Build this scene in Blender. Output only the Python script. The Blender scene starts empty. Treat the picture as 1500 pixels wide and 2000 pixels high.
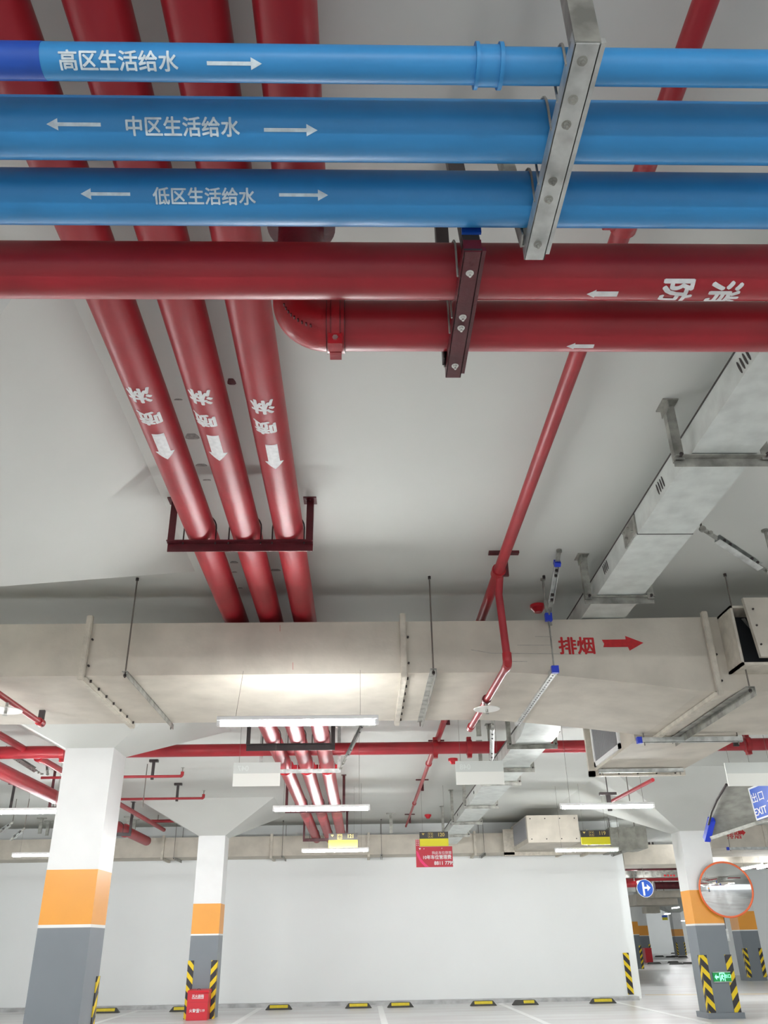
import bpy, bmesh, math, random
import numpy as np
from mathutils import Vector, Matrix
random.seed(7)
SC = bpy.context.scene
COL = SC.collection
# ------------------------------------------------------------------ camera, world, exposure
FPX = 1636.0; PITCH, YAW, ROLL = math.radians(27.3), math.radians(1.74), math.radians(-1.0)
EYE = Vector((0, 0, 1.25))
cp, sp, cy, sy, cr, sr = math.cos(PITCH), math.sin(PITCH), math.cos(YAW), math.sin(YAW), math.cos(ROLL), math.sin(ROLL)
FW = Vector((sy*cp, cy*cp, sp)); r0 = Vector((cy, -sy, 0)); u0 = r0.cross(FW)
RT = r0*cr + u0*sr; UP = u0*cr - r0*sr
cam = bpy.data.cameras.new('camera'); co = bpy.data.objects.new('camera', cam); COL.objects.link(co)
M = Matrix((RT, UP, -FW)).transposed().to_4x4(); M.translation = EYE; co.matrix_world = M
cam.sensor_fit = 'VERTICAL'; cam.sensor_height = 24; cam.lens = 24*FPX/2000; cam.clip_start = .05; cam.clip_end = 300
SC.camera = co
w = bpy.data.worlds.new('world'); SC.world = w; w.use_nodes = True
w.node_tree.nodes['Background'].inputs[0].default_value = (.93, .97, 1, 1)
w.node_tree.nodes['Background'].inputs[1].default_value = .75
SC.view_settings.view_transform = 'Standard'; SC.view_settings.look = 'None'
SC.view_settings.gamma = 1; SC.view_settings.use_curve_mapping = False
SC.view_settings.exposure = 0.68
TUBE_POWER = 200.0
SC.cycles.max_bounces = 8; SC.cycles.diffuse_bounces = 5; SC.cycles.glossy_bounces = 4
SC.cycles.sample_clamp_indirect = 6

ZC = 4.0     # ceiling height

def ray(x, y): return FW + RT*((x-750)/FPX) - UP*((y-1000)/FPX)
def W(x, y, X=None, Y=None, Z=None):
    """world point of a measured spot, once its height or distance is known"""
    d = ray(x, y)
    t = X/d.x if X is not None else Y/d.y if Y is not None else (Z-EYE.z)/d.z
    return EYE + d*t

# ------------------------------------------------------------------ materials
def mat(name, col, rough=.5, metal=0, emit=None, es=0, noise=0, nscale=6, bump=0, bscale=40, col2=None, coat=0):
    m = bpy.data.materials.new(name); m.use_nodes = True; nt = m.node_tree; b = nt.nodes['Principled BSDF']
    b.inputs['Base Color'].default_value = (*col, 1); b.inputs['Roughness'].default_value = rough
    b.inputs['Metallic'].default_value = metal; b.inputs['Coat Weight'].default_value = coat
    if emit: b.inputs['Emission Color'].default_value = (*emit, 1); b.inputs['Emission Strength'].default_value = es
    tc = nt.nodes.new('ShaderNodeTexCoord')
    if noise:
        n = nt.nodes.new('ShaderNodeTexNoise'); n.inputs['Scale'].default_value = nscale; n.inputs['Detail'].default_value = 5
        nt.links.new(tc.outputs['Object'], n.inputs['Vector'])
        mx = nt.nodes.new('ShaderNodeMix'); mx.data_type = 'RGBA'
        c2 = col2 or tuple(c*(1-noise) for c in col)
        mx.inputs[6].default_value = (*col, 1); mx.inputs[7].default_value = (*c2, 1)
        rp = nt.nodes.new('ShaderNodeMapRange'); rp.inputs[1].default_value = .38; rp.inputs[2].default_value = .68
        nt.links.new(n.outputs[0], rp.inputs[0]); nt.links.new(rp.outputs[0], mx.inputs[0])
        nt.links.new(mx.outputs[2], b.inputs['Base Color'])
    if bump:
        n2 = nt.nodes.new('ShaderNodeTexNoise'); n2.inputs['Scale'].default_value = bscale; n2.inputs['Detail'].default_value = 3
        nt.links.new(tc.outputs['Object'], n2.inputs['Vector'])
        bp = nt.nodes.new('ShaderNodeBump'); bp.inputs['Strength'].default_value = bump; bp.inputs['Distance'].default_value = .01
        nt.links.new(n2.outputs[0], bp.inputs['Height']); nt.links.new(bp.outputs[0], b.inputs['Normal'])
    return m
m_ceil = mat('ceiling_paint', (.63, .645, .61), .8, noise=.05, nscale=.7, bump=.05, bscale=15)
m_wall = mat('wall_paint', (.90, .925, .92), .7, noise=.02, nscale=.8)
m_curb = mat('curb_cement', (.55, .56, .56), .5, noise=.35, nscale=5)
m_red = mat('red_pipe_paint', (.37, .016, .026), .42, noise=.22, nscale=3.5, bump=.06, bscale=30)
m_redold = mat('red_fitting_paint', (.40, .012, .02), .38, noise=.3, nscale=12, bump=.2, bscale=40)
m_dred = mat('dark_red_steel', (.10, .008, .014), .35, noise=.4, nscale=9, bump=.15, bscale=50)
m_blk = mat('dark_steel', (.035, .025, .025), .45, noise=.4, nscale=10)
m_blue = mat('blue_pipe_paint', (.032, .26, .58), .42, noise=.12, nscale=4, bump=.04, bscale=30)
m_navy = mat('deep_blue_paint', (.01, .08, .45), .45, noise=.2, nscale=8)
m_galv = mat('galvanised_steel', (.62, .64, .62), .42, metal=.75, noise=.35, nscale=14, bump=.08, bscale=25)
m_galvd = mat('dull_galvanised_steel', (.42, .42, .38), .5, metal=.6, noise=.5, nscale=10, bump=.1, bscale=30)
m_tray = mat('tray_sheet', (.68, .72, .69), .45, metal=.35, noise=.18, nscale=7, bump=.12, bscale=9)
m_bolt = mat('bright_bolt', (.75, .75, .72), .3, metal=.9)
m_duct = mat('duct_board', (.60, .555, .475), .75, noise=.16, nscale=3, bump=.35, bscale=12)
m_ductbr = mat('duct_rib_board', (.62, .575, .49), .7, noise=.2, nscale=12, bump=.4, bscale=40)
m_cap = mat('blue_plastic', (.01, .04, .52), .4)
m_rod = mat('threaded_rod', (.20, .18, .16), .4, metal=.7)
m_wht = mat('white_letter_paint', (.80, .80, .80), .6, noise=.15, nscale=40)
m_whtb = mat('pale_letter_paint', (.72, .83, .88), .6, noise=.25, nscale=40)
m_redl = mat('red_letter_paint', (.55, .015, .02), .6, noise=.2, nscale=30)
m_tube = mat('lamp_tube', (1, 1, 1), .4, emit=(.985, .995, 1), es=TUBE_POWER)
m_lampb = mat('lamp_body', (.85, .86, .85), .4)
m_signw = mat('sign_back_board', (.80, .81, .76), .45)
m_signw2 = mat('sign_back_upper', (.60, .63, .60), .45)
m_signw3 = mat('faint_show_through', (.68, .72, .69), .5)
m_signk = mat('sign_charcoal', (.035, .032, .03), .45)
m_signy = mat('sign_yellow', (.72, .66, .01), .5)
m_gold = mat('sign_gold', (.60, .46, .12), .5)
m_adred = mat('board_red', (.46, .012, .03), .45)
m_pink = mat('board_pink', (.75, .03, .16), .5)
m_signb = mat('sign_blue', (.015, .10, .55), .35)
m_signwh = mat('sign_white', (.85, .87, .9), .45)
m_black = mat('guard_black', (.03, .03, .032), .55)
m_rubber = mat('stop_rubber', (.06, .06, .055), .6, noise=.2, nscale=20)
m_yell = mat('stop_yellow', (.75, .60, .03), .5, noise=.15, nscale=15)
m_box = mat('extinguisher_red', (.62, .02, .035), .35)
m_orim = mat('orange_rim', (.85, .16, .05), .4)
m_mirror = mat('mirror_face', (.85, .86, .86), .03, metal=1)
m_green = mat('exit_green', (.01, .20, .05), .4, emit=(.0, .35, .08), es=.25)
m_greenl = mat('exit_lit_mark', (.3, .9, .6), .4, emit=(.25, 1, .6), es=1.1)
m_line = mat('line_paint', (.88, .89, .88), .35)
m_liney = mat('yellow_line_paint', (.80, .60, .30), .4)
m_fabric = mat('duct_wrap_fabric', (.36, .36, .32), .8, noise=.35, nscale=5, bump=.6, bscale=7)
m_grille = mat('grille_dark', (.33, .33, .34), .5)
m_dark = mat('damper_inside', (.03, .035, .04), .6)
m_mark = mat('plaster_mark', (.36, .35, .33), .9, noise=.4, nscale=30)
m_disc = mat('collector_plate', (.85, .84, .80), .3, metal=.6)
m_col = bpy.data.materials.new('banded_column_paint')
def column_material(m):
    m.use_nodes = True; nt = m.node_tree; b = nt.nodes['Principled BSDF']; b.inputs['Roughness'].default_value = .38
    tc = nt.nodes.new('ShaderNodeTexCoord'); s = nt.nodes.new('ShaderNodeSeparateXYZ'); nt.links.new(tc.outputs['Object'], s.inputs[0])
    d = nt.nodes.new('ShaderNodeMath'); d.operation = 'DIVIDE'; d.inputs[1].default_value = 4.0; nt.links.new(s.outputs[2], d.inputs[0])
    r = nt.nodes.new('ShaderNodeValToRGB'); r.color_ramp.interpolation = 'CONSTANT'; e = r.color_ramp.elements
    e[0].position = 0; e[0].color = (.20, .225, .25, 1)
    e[1].position = 1.455/4; e[1].color = (.88, .88, .85, 1)
    for z, c in ((1.50, (.86, .37, .05)), (2.05, (.80, .81, .80))):
        k = e.new(z/4); k.color = (*c, 1)
    nt.links.new(d.outputs[0], r.inputs[0])
    n = nt.nodes.new('ShaderNodeTexNoise'); n.inputs['Scale'].default_value = 2.2; nt.links.new(tc.outputs['Object'], n.inputs['Vector'])
    mr = nt.nodes.new('ShaderNodeMapRange'); mr.inputs[3].default_value = .9; mr.inputs[4].default_value = 1.06; nt.links.new(n.outputs[0], mr.inputs[0])
    mx = nt.nodes.new('ShaderNodeVectorMath'); mx.operation = 'SCALE'; nt.links.new(r.outputs[0], mx.inputs[0]); nt.links.new(mr.outputs[0], mx.inputs['Scale'])
    nt.links.new(mx.outputs[0], b.inputs['Base Color'])
column_material(m_col)
def stripe_material(name, yel):
    m = bpy.data.materials.new(name); m.use_nodes = True; nt = m.node_tree; b = nt.nodes['Principled BSDF']; b.inputs['Roughness'].default_value = .5
    uv = nt.nodes.new('ShaderNodeUVMap'); s = nt.nodes.new('ShaderNodeSeparateXYZ'); nt.links.new(uv.outputs[0], s.inputs[0])
    a = nt.nodes.new('ShaderNodeMath'); a.operation = 'ADD'; nt.links.new(s.outputs[0], a.inputs[0]); nt.links.new(s.outputs[1], a.inputs[1])
    d = nt.nodes.new('ShaderNodeMath'); d.operation = 'FRACT'; nt.links.new(a.outputs[0], d.inputs[0])
    g = nt.nodes.new('ShaderNodeMath'); g.operation = 'GREATER_THAN'; g.inputs[1].default_value = .55; nt.links.new(d.outputs[0], g.inputs[0])
    mx = nt.nodes.new('ShaderNodeMix'); mx.data_type = 'RGBA'; mx.inputs[6].default_value = (.035, .032, .035, 1); mx.inputs[7].default_value = (*yel, 1)
    nt.links.new(g.outputs[0], mx.inputs[0]); nt.links.new(mx.outputs[2], b.inputs['Base Color'])
    return m
m_stripe = stripe_material('guard_stripes', (.85, .62, .01))
def floor_material():
    m = bpy.data.materials.new('epoxy_floor'); m.use_nodes = True; nt = m.node_tree; b = nt.nodes['Principled BSDF']
    tc = nt.nodes.new('ShaderNodeTexCoord'); mp = nt.nodes.new('ShaderNodeMapping'); mp.inputs['Scale'].default_value = (.25, 1.6, 1)
    nt.links.new(tc.outputs['Object'], mp.inputs[0]); n = nt.nodes.new('ShaderNodeTexNoise'); n.inputs['Scale'].default_value = 1.1; n.inputs['Detail'].default_value = 6
    nt.links.new(mp.outputs[0], n.inputs['Vector'])
    r = nt.nodes.new('ShaderNodeValToRGB'); r.color_ramp.elements[0].color = (.56, .54, .54, 1); r.color_ramp.elements[1].color = (.70, .715, .71, 1)
    r.color_ramp.elements[0].position = .35; r.color_ramp.elements[1].position = .6
    nt.links.new(n.outputs[0], r.inputs[0]); nt.links.new(r.outputs[0], b.inputs['Base Color'])
    b.inputs['Roughness'].default_value = .30
    bp = nt.nodes.new('ShaderNodeBump'); bp.inputs['Strength'].default_value = .12; bp.inputs['Distance'].default_value = .02
    nt.links.new(n.outputs[0], bp.inputs['Height']); nt.links.new(bp.outputs[0], b.inputs['Normal'])
    return m
m_floor = floor_material()

# ------------------------------------------------------------------ mesh helpers
def B(): return bmesh.new()
def box(bm, x0, x1, y0, y1, z0, z1):
    vs = [bm.verts.new((x, y, z)) for z in (z0, z1) for x, y in ((x0, y0), (x1, y0), (x1, y1), (x0, y1))]
    for f in ((3, 2, 1, 0), (4, 5, 6, 7), (0, 1, 5, 4), (1, 2, 6, 5), (2, 3, 7, 6), (3, 0, 4, 7)): bm.faces.new([vs[i] for i in f])
    return vs
def hexa(bm, p):
    vs = [bm.verts.new(q) for q in p]
    for f in ((3, 2, 1, 0), (4, 5, 6, 7), (0, 1, 5, 4), (1, 2, 6, 5), (2, 3, 7, 6), (3, 0, 4, 7)): bm.faces.new([vs[i] for i in f])
def frame(d):
    d = d.normalized(); a = Vector((0, 0, 1)) if abs(d.z) < .9 else Vector((1, 0, 0))
    s = d.cross(a).normalized(); return s, s.cross(d).normalized()
def cyl(bm, p0, p1, r, seg=16, r1=None, cap=True):
    p0, p1 = Vector(p0), Vector(p1); r1 = r if r1 is None else r1
    s, t = frame(p1-p0); rings = []
    for p, q in ((p0, r), (p1, r1)):
        rings.append([bm.verts.new(p + (s*math.cos(2*math.pi*i/seg) + t*math.sin(2*math.pi*i/seg))*q) for i in range(seg)])
    for i in range(seg):
        f = bm.faces.new((rings[0][i], rings[0][(i+1) % seg], rings[1][(i+1) % seg], rings[1][i])); f.smooth = seg > 7
    if cap:
        for k in (0, 1):
            f = bm.faces.new(rings[k] if k == 0 else rings[k][::-1])
            for e in f.edges: e.smooth = False
def sweep(bm, pts, r, seg=20, cap=True):
    """tube along a polyline; rings lie on the bisecting planes"""
    pts = [Vector(p) for p in pts]; rings = []
    d0 = (pts[1]-pts[0]).normalized(); s, t = frame(d0)
    for i, p in enumerate(pts):
        if i == 0: dd = d0
        elif i == len(pts)-1: dd = (pts[i]-pts[i-1]).normalized()
        else: dd = ((pts[i]-pts[i-1]).normalized() + (pts[i+1]-pts[i]).normalized()).normalized()
        s = (s - dd*s.dot(dd)).normalized(); t = s.cross(dd).normalized()
        rr = r[i] if isinstance(r, (list, tuple)) else r
        rings.append([bm.verts.new(p + (s*math.cos(2*math.pi*k/seg) + t*math.sin(2*math.pi*k/seg))*rr) for k in range(seg)])
    for a, b in zip(rings, rings[1:]):
        for k in range(seg):
            f = bm.faces.new((a[k], a[(k+1) % seg], b[(k+1) % seg], b[k])); f.smooth = True
    if cap:
        for g in (rings[0], rings[-1][::-1]):
            f = bm.faces.new(g)
            for e in f.edges: e.smooth = False
def arc(c, a, b, rad, n=10):
    """quarter bend points: start c+a*rad, end c+b*rad"""
    return [c + a*rad*math.cos(t*math.pi/2/n) + b*rad*math.sin(t*math.pi/2/n) for t in range(n+1)]
def bar(bm, p0, p1, w, h, up=None):
    """solid rectangular bar between two points, w sideways and h along up"""
    p0, p1 = Vector(p0), Vector(p1); d = (p1-p0).normalized()
    up = Vector(up or ((0, 0, 1) if abs(d.z) < .9 else (0, 1, 0))); s = d.cross(up).normalized(); u = s.cross(d).normalized()
    o = [s*a*w/2 + u*b*h/2 for a, b in ((-1, -1), (1, -1), (1, 1), (-1, 1))]
    hexa(bm, [p0+q for q in o] + [p1+q for q in o])
def angle_bar(bm, p0, p1, w, t=.005, up=None, flip=1):
    """L profile: one flat leg and one upright leg"""
    p0, p1 = Vector(p0), Vector(p1); d = (p1-p0).normalized()
    up = Vector(up or ((0, 0, 1) if abs(d.z) < .9 else (0, 1, 0))); s = d.cross(up).normalized()*flip; u = up - d*up.dot(d); u.normalize()
    bar(bm, p0, p1, w, t, u)
    q = s*(w/2-t/2) + u*(w/2)
    bar(bm, p0+q, p1+q, t, w, u)
def channel(bm, p0, p1, w, h, t=.005, up=None):
    p0, p1 = Vector(p0), Vector(p1); d = (p1-p0).normalized()
    up = Vector(up or (0, 0, 1)); s = d.cross(up).normalized(); u = s.cross(d).normalized()
    bar(bm, p0-u*(h/2-t/2), p1-u*(h/2-t/2), w, t, u)
    for k in (-1, 1): bar(bm, p0+s*k*(w/2-t/2), p1+s*k*(w/2-t/2), t, h, u)
def bolt(bm, p, d, r=.008, h=.012, stem=.014):
    p, d = Vector(p), Vector(d).normalized()
    cyl(bm, p, p+d*.002, r*1.45, 14); cyl(bm, p+d*.002, p+d*(.002+h*.7), r, 6); cyl(bm, p+d*h*.7, p+d*(h*.7+stem), r*.5, 8)
def prism(bm, pts, n0, n1):
    """polygon pts extruded from offset n0 to n1 (vectors)"""
    a = [bm.verts.new(Vector(p)+Vector(n0)) for p in pts]; b = [bm.verts.new(Vector(p)+Vector(n1)) for p in pts]
    bm.faces.new(a[::-1]); bm.faces.new(b); n = len(pts)
    for i in range(n): bm.faces.new((a[i], a[(i+1) % n], b[(i+1) % n], b[i]))

# ------------------------------------------------------------------ object helpers
def thing(name, label, cat, loc=(0, 0, 0), group=None):
    o = bpy.data.objects.new(name, None); COL.objects.link(o); o.location = loc; o.empty_display_size = .1
    o['label'] = label; o['category'] = cat
    if group: o['group'] = group
    return o
def root_loc(p):
    v = Vector((0, 0, 0))
    while p is not None: v = v + Vector(p.location); p = p.parent
    return v
def part(name, bm, m, parent=None, label=None, loc=None, recalc=True):
    if recalc: bmesh.ops.recalc_face_normals(bm, faces=bm.faces)
    me = bpy.data.meshes.new(name); o = bpy.data.objects.new(name, me); COL.objects.link(o)
    off = root_loc(parent) if parent else Vector(loc or (0, 0, 0))
    bmesh.ops.translate(bm, verts=bm.verts, vec=-off)
    bm.to_mesh(me); bm.free(); me.materials.append(m)
    if parent: o.parent = parent
    else: o.location = off
    if label: o['label'] = label
    return o
def single(name, bm, m, label, cat, loc=(0, 0, 0), group=None):
    o = part(name, bm, m, None, label, loc); o['category'] = cat
    if group: o['group'] = group
    return o
def struct(name, bm, m, loc=(0, 0, 0)):
    o = part(name, bm, m, None, None, loc); o['kind'] = 'structure'; return o
def copy_tree(o, parent=None):
    c = o.copy(); COL.objects.link(c)
    if parent: c.parent = parent
    for ch in list(o.children): copy_tree(ch, c)
    return c

def glyphs(body, size, bold=.012):
    base = glyph_mesh(body, size)
    if bold <= 0: return base
    out = B(); me = bpy.data.meshes.new('t'); base.to_mesh(me); base.free()
    for k in range(6):
        a = k*math.pi/3; n0 = len(out.verts); out.from_mesh(me); out.verts.ensure_lookup_table()
        for v in out.verts[n0:]: v.co.x += math.cos(a)*bold*size*.8; v.co.y += math.sin(a)*bold*size*.8; v.co.z = k*.00015
    bpy.data.meshes.remove(me); return out
def glyph_mesh(body, size):
    """flat lettering as a mesh centred on the origin, scaled to the given cap size"""
    cu = bpy.data.curves.new('lettering', 'FONT'); cu.body = body; cu.size = 1; cu.resolution_u = 3
    cu.align_x = 'CENTER'; cu.align_y = 'CENTER'; cu.space_line = .95
    o = bpy.data.objects.new('lettering', cu); COL.objects.link(o)
    bpy.context.view_layer.update()
    me = bpy.data.meshes.new_from_object(o.evaluated_get(bpy.context.evaluated_depsgraph_get()))
    bpy.data.objects.remove(o); bpy.data.curves.remove(cu)
    bm = bmesh.new(); bm.from_mesh(me); bpy.data.meshes.remove(me)
    xs = [v.co.x for v in bm.verts]; ys = [v.co.y for v in bm.verts]
    cx, cyy = (min(xs)+max(xs))/2, (min(ys)+max(ys))/2
    for v in bm.verts: v.co = Vector(((v.co.x-cx)*size, (v.co.y-cyy)*size, 0))
    return bm
def poly(pts):
    bm = B(); bm.faces.new([bm.verts.new((x, y, 0)) for x, y in pts]); bm.normal_update(); bmesh.ops.triangulate(bm, faces=bm.faces); return bm
def arrow2d(L, wd, head, hw):
    """arrow to +u centred on the origin"""
    return poly([(-L/2, -wd/2), (L/2-head, -wd/2), (L/2-head, -hw/2), (L/2, 0), (L/2-head, hw/2), (L/2-head, wd/2), (-L/2, wd/2)])
def slice_u(bm, axis, step):
    n = Vector((1, 0, 0)) if axis == 0 else Vector((0, 1, 0))
    c = [v.co[axis] for v in bm.verts]; k = math.floor(min(c)/step)*step
    while k < max(c):
        bmesh.ops.bisect_plane(bm, geom=bm.verts[:]+bm.edges[:]+bm.faces[:], plane_co=n*k, plane_no=n); k += step
def onto(bm, f):
    for v in bm.verts:
        lift = v.co.z; q = f(v.co.x, v.co.y); v.co = q + (EYE-q).normalized()*lift
    return bm
def merge(*bms):
    out = B()
    for b in bms:
        me = bpy.data.meshes.new('t'); b.to_mesh(me); b.free(); out.from_mesh(me); bpy.data.meshes.remove(me)
    return out

# ------------------------------------------------------------------ setting
b = B(); box(b, -22, 45, -6, 100, -.2, 0); struct('floor', b, m_floor)
b = B(); box(b, -22, 45, -6, 100, ZC, ZC+.25); ceiling = struct('ceiling', b, m_ceil)
WY = 22.8
b = B(); box(b, -14, 6.42, WY, WY+.3, 0, ZC); struct('wall_back', b, m_wall)
b = B(); box(b, -14, 6.46, WY-.32, WY, 0, .075); struct('baseboard_back', b, m_curb)
b = B(); box(b, 5, 40, 93, 93.3, 0, ZC); struct('wall_far', b, m_wall)
b = B(); box(b, 14.1, 40, 36.2, 36.5, 0, ZC); struct('wall_right', b, m_wall)
b = B(); box(b, -14.3, -14, -6, WY+.3, 0, ZC); struct('wall_left', b, m_wall)
b = B(); box(b, 6.42, 6.7, WY+.3, 28, 0, ZC); struct('wall_side', b, m_wall)

def stripe(name, x0, y0, x1, y1, wd, m, label):
    d = Vector((x1-x0, y1-y0, 0)).normalized(); s = Vector((-d.y, d.x, 0))*wd/2; b = B()
    prism(b, [(x0-s.x, y0-s.y, 0), (x1-s.x, y1-s.y, 0), (x1+s.x, y1+s.y, 0), (x0+s.x, y0+s.y, 0)], (0, 0, .0005), (0, 0, .003))
    o = part(name, b, m, None, None); o['kind'] = 'structure'
trimn = 0
for x0, y0, x1, y1, wd, m in [(-2.35, 16.6, -2.35, 22.45, .12, m_line), (.38, 16.6, .38, 22.45, .12, m_line), (3.14, 16.2, 3.14, 22.45, .12, m_line),
                              (5.75, 16.2, 5.75, 22.45, .12, m_line), (-5.1, 16.6, -5.1, 22.45, .12, m_line),
                              (-9, 22.38, 6.0, 22.38, .07, m_line), (7.2, 24.5, 13.5, 23.3, .15, m_liney)]:
    trimn += 1; stripe('trim_%d' % trimn, x0, y0, x1, y1, wd, m, None)
# plaster marks left on the ceiling between the sprinkler pipes
for i, (x, y, r, dy) in enumerate([(348, 780, .022, .35), (375, 852, .04, 1), (393, 908, .035, .5), (404, 937, .025, .3), (457, 1098, .03, .8), (458, 1117, .02, .6),
                                  (538, 1113, .04, .7), (469, 1148, .02, .6), (78, 947, .03, .6), (28, 1005, .02, .5), (35, 960, .02, .6), (170, 1077, .018, .5), (240, 998, .018, .5),
                                  (452, 745, .022, 1.6)]):
    p = W(x, y, Z=ZC); b = B()
    prism(b, [(p.x+r*math.cos(a)*(1+.2*math.sin(3*a)), p.y+r*dy*math.sin(a)*(1+.25*math.cos(2*a)), ZC) for a in [k*math.pi/7 for k in range(14)]], (0, 0, -.003), (0, 0, .001))
    part('plaster_mark', b, m_mark if i != 13 else m_dred, ceiling)

# ------------------------------------------------------------------ columns
def l_guard(bm, uvl, cx, cy_, sx, sy_, z0, z1, leg, t=.012, flip=1, faces='both'):
    """corner guard: two thin legs meeting at the corner (cx, cy), stripes carried by the uv"""
    def quad(p, uv):
        f = bm.faces.new([bm.verts.new(q) for q in p])
        for l, c in zip(f.loops, uv): l[uvl].uv = c
    def slab(x0, x1, y0, y1, du, dv):
        z = (z0, z1); k = 1/.235
        for (a, b_) in (((x0, y0), (x1, y0)), ((x1, y0), (x1, y1)), ((x1, y1), (x0, y1)), ((x0, y1), (x0, y0))):
            u0_, u1_ = (du*a[0]+dv*a[1])*k, (du*b_[0]+dv*b_[1])*k
            quad([(a[0], a[1], z0), (b_[0], b_[1], z0), (b_[0], b_[1], z1), (a[0], a[1], z1)], [(u0_, z0*k), (u1_, z0*k), (u1_, z1*k), (u0_, z1*k)])
        quad([(x0, y0, z1), (x1, y0, z1), (x1, y1, z1), (x0, y1, z1)], [(0, 0)]*4)
    xa, xb = sorted((cx+sx*t*-1, cx+sx*leg)); slab(xa, xb, min(cy_, cy_-sy_*t), max(cy_, cy_-sy_*t), 1.1*sx*flip, 0)
    ya, yb = sorted((cy_, cy_+sy_*leg)); slab(min(cx, cx-sx*t), max(cx, cx-sx*t), ya, yb, 0, 1.1*sy_*flip)
def column(cx, cy_, hw, hd, ztop, cap, label, guards=(), plinth=False, group=None, gz=(.0, 1.0), leg=.11):
    t = thing('concrete_column', label, 'column', (cx, cy_, 0), group)
    b = B(); box(b, cx-hw, cx+hw, cy_-hd, cy_+hd, 0, ztop+.02); part('shaft', b, m_col, t)
    if cap:
        b = B(); q = [(-1, -1), (1, -1), (1, 1), (-1, 1)]
        hexa(b, [(cx+a*hw, cy_+c*hd, ztop) for a, c in q] + [(cx+a*cap, cy_+c*cap, ZC) for a, c in q]); part('capital', b, m_ceil, t)
    if plinth:
        b = B(); box(b, cx-hw-.05, cx+hw+.05, cy_-hd-.05, cy_+hd+.05, 0, .09); part('plinth', b, m_col, t)
    for (sx, sy_) in guards:
        b = B(); uvl = b.loops.layers.uv.new('UVMap')
        l_guard(b, uvl, cx+sx*hw, cy_+sy_*hd, -sx, -sy_, gz[0], gz[1], leg, flip=-sx*0+1)
        part('corner_guard', b, m_stripe, t, recalc=False)
    return t
column(-3.3, 10.7, .29, .29, 3.42, 1.43, 'large white, orange and grey banded column at the left, nearest of those seen', guards=[(1, 1)], gz=(0, .98))
column(-3.24, 19.6, .285, .285, 3.39, 1.41, 'banded column behind the red fire extinguisher box', guards=[(-1, -1), (1, -1)], gz=(.0, 1.02))
column(6.37, 17.25, .275, .25, 3.1, 1.95, 'banded column at the right carrying the round convex mirror and green exit lamp', guards=[(-1, -1), (1, -1)], plinth=True, gz=(.09, .99))
column(-3.18, 4.57, .29, .29, 3.2, 1.81, 'flared white column head whose slope fills the left side above the duct')
p = W(1240, 1889, Y=46.3); column(p.x, 46.3, .34, .34, 3.4, 1.5, 'distant banded column seen just past the end of the long white wall', guards=[(-1, -1), (1, -1)])
column(W(1259, 1868, Y=60).x, 60, .36, .36, 3.4, 1.5, 'distant banded column with a small red box at its foot', guards=[(-1, -1), (1, -1)])
column(W(1329, 1860, Y=84).x, 84, .4, .4, 3.4, 1.5, 'farthest banded column standing against the far wall', guards=[(-1, -1), (1, -1)])
column(W(1474, 1890, Y=31.5).x-.1, 31.5, .3, .35, 3.4, 1.5, 'banded column at the right edge beyond the mirror', guards=[(-1, -1), (1, -1)], gz=(.1, .95))
# striped strip on the wall end
b = B(); uvl = b.loops.layers.uv.new('UVMap'); l_guard(b, uvl, 6.42, WY, -1, 1, .1, .98, .13, flip=-1)
single('corner_guard', b, m_stripe, 'black and yellow striped guard on the right end of the long white wall', 'corner guard', (6.42, WY, .1))

# ------------------------------------------------------------------ pipes
def letter_x(pipe, body, px, py, size, Yc, Zc, R, m, bold=.02, rot=0, name='painted_lettering', bm=None, sx=1.0):
    """paint on a pipe that runs along x; the spot is where the sight line through (px,py) meets it"""
    d = ray(px, py); A = d.y*d.y+d.z*d.z; oy, oz = -Yc, EYE.z-Zc
    bq = d.y*oy+d.z*oz; c = oy*oy+oz*oz-R*R; t = (-bq-math.sqrt(max(bq*bq-A*c, 0)))/A
    hit = EYE+d*t; X0 = hit.x; phi0 = math.atan2(-(hit.y-Yc), -(hit.z-Zc))
    bm = bm or glyphs(body, size, bold)
    for v in bm.verts:
        v.co.x *= sx*SS; v.co.y *= SS
        if rot == 90: v.co = Vector((v.co.y, -v.co.x, v.co.z))
        if rot == 180: v.co = Vector((-v.co.x, -v.co.y, v.co.z))
    slice_u(bm, 1, R*.12)
    r = R+.0012
    onto(bm, lambda u, v: Vector((X0+u, Yc-r*math.sin(phi0+v/R), Zc-r*math.cos(phi0+v/R))))
    part(name, bm, m, pipe, recalc=False)
def letter_y(pipe, body, px, py, size, Xc, Zc, R, m, bold=.02, rot=180, name='painted_lettering', bm=None):
    d = ray(px, py); A = d.x*d.x+d.z*d.z; ox, oz = -Xc, EYE.z-Zc
    bq = d.x*ox+d.z*oz; c = ox*ox+oz*oz-R*R; t = (-bq-math.sqrt(max(bq*bq-A*c, 0)))/A
    hit = EYE+d*t; Y0 = hit.y; th0 = math.atan2(hit.x-Xc, -(hit.z-Zc))
    bm = bm or glyphs(body, size, bold)
    s = -1 if rot == 180 else 1
    for v in bm.verts: v.co = Vector((v.co.x*s, v.co.y*s, v.co.z))
    slice_u(bm, 0, R*.12)
    r = R+.0012
    onto(bm, lambda u, v: Vector((Xc+r*math.sin(th0+u/R), Y0-v, Zc-r*math.cos(th0+u/R))))
    part(name, bm, m, pipe, recalc=False)

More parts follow.
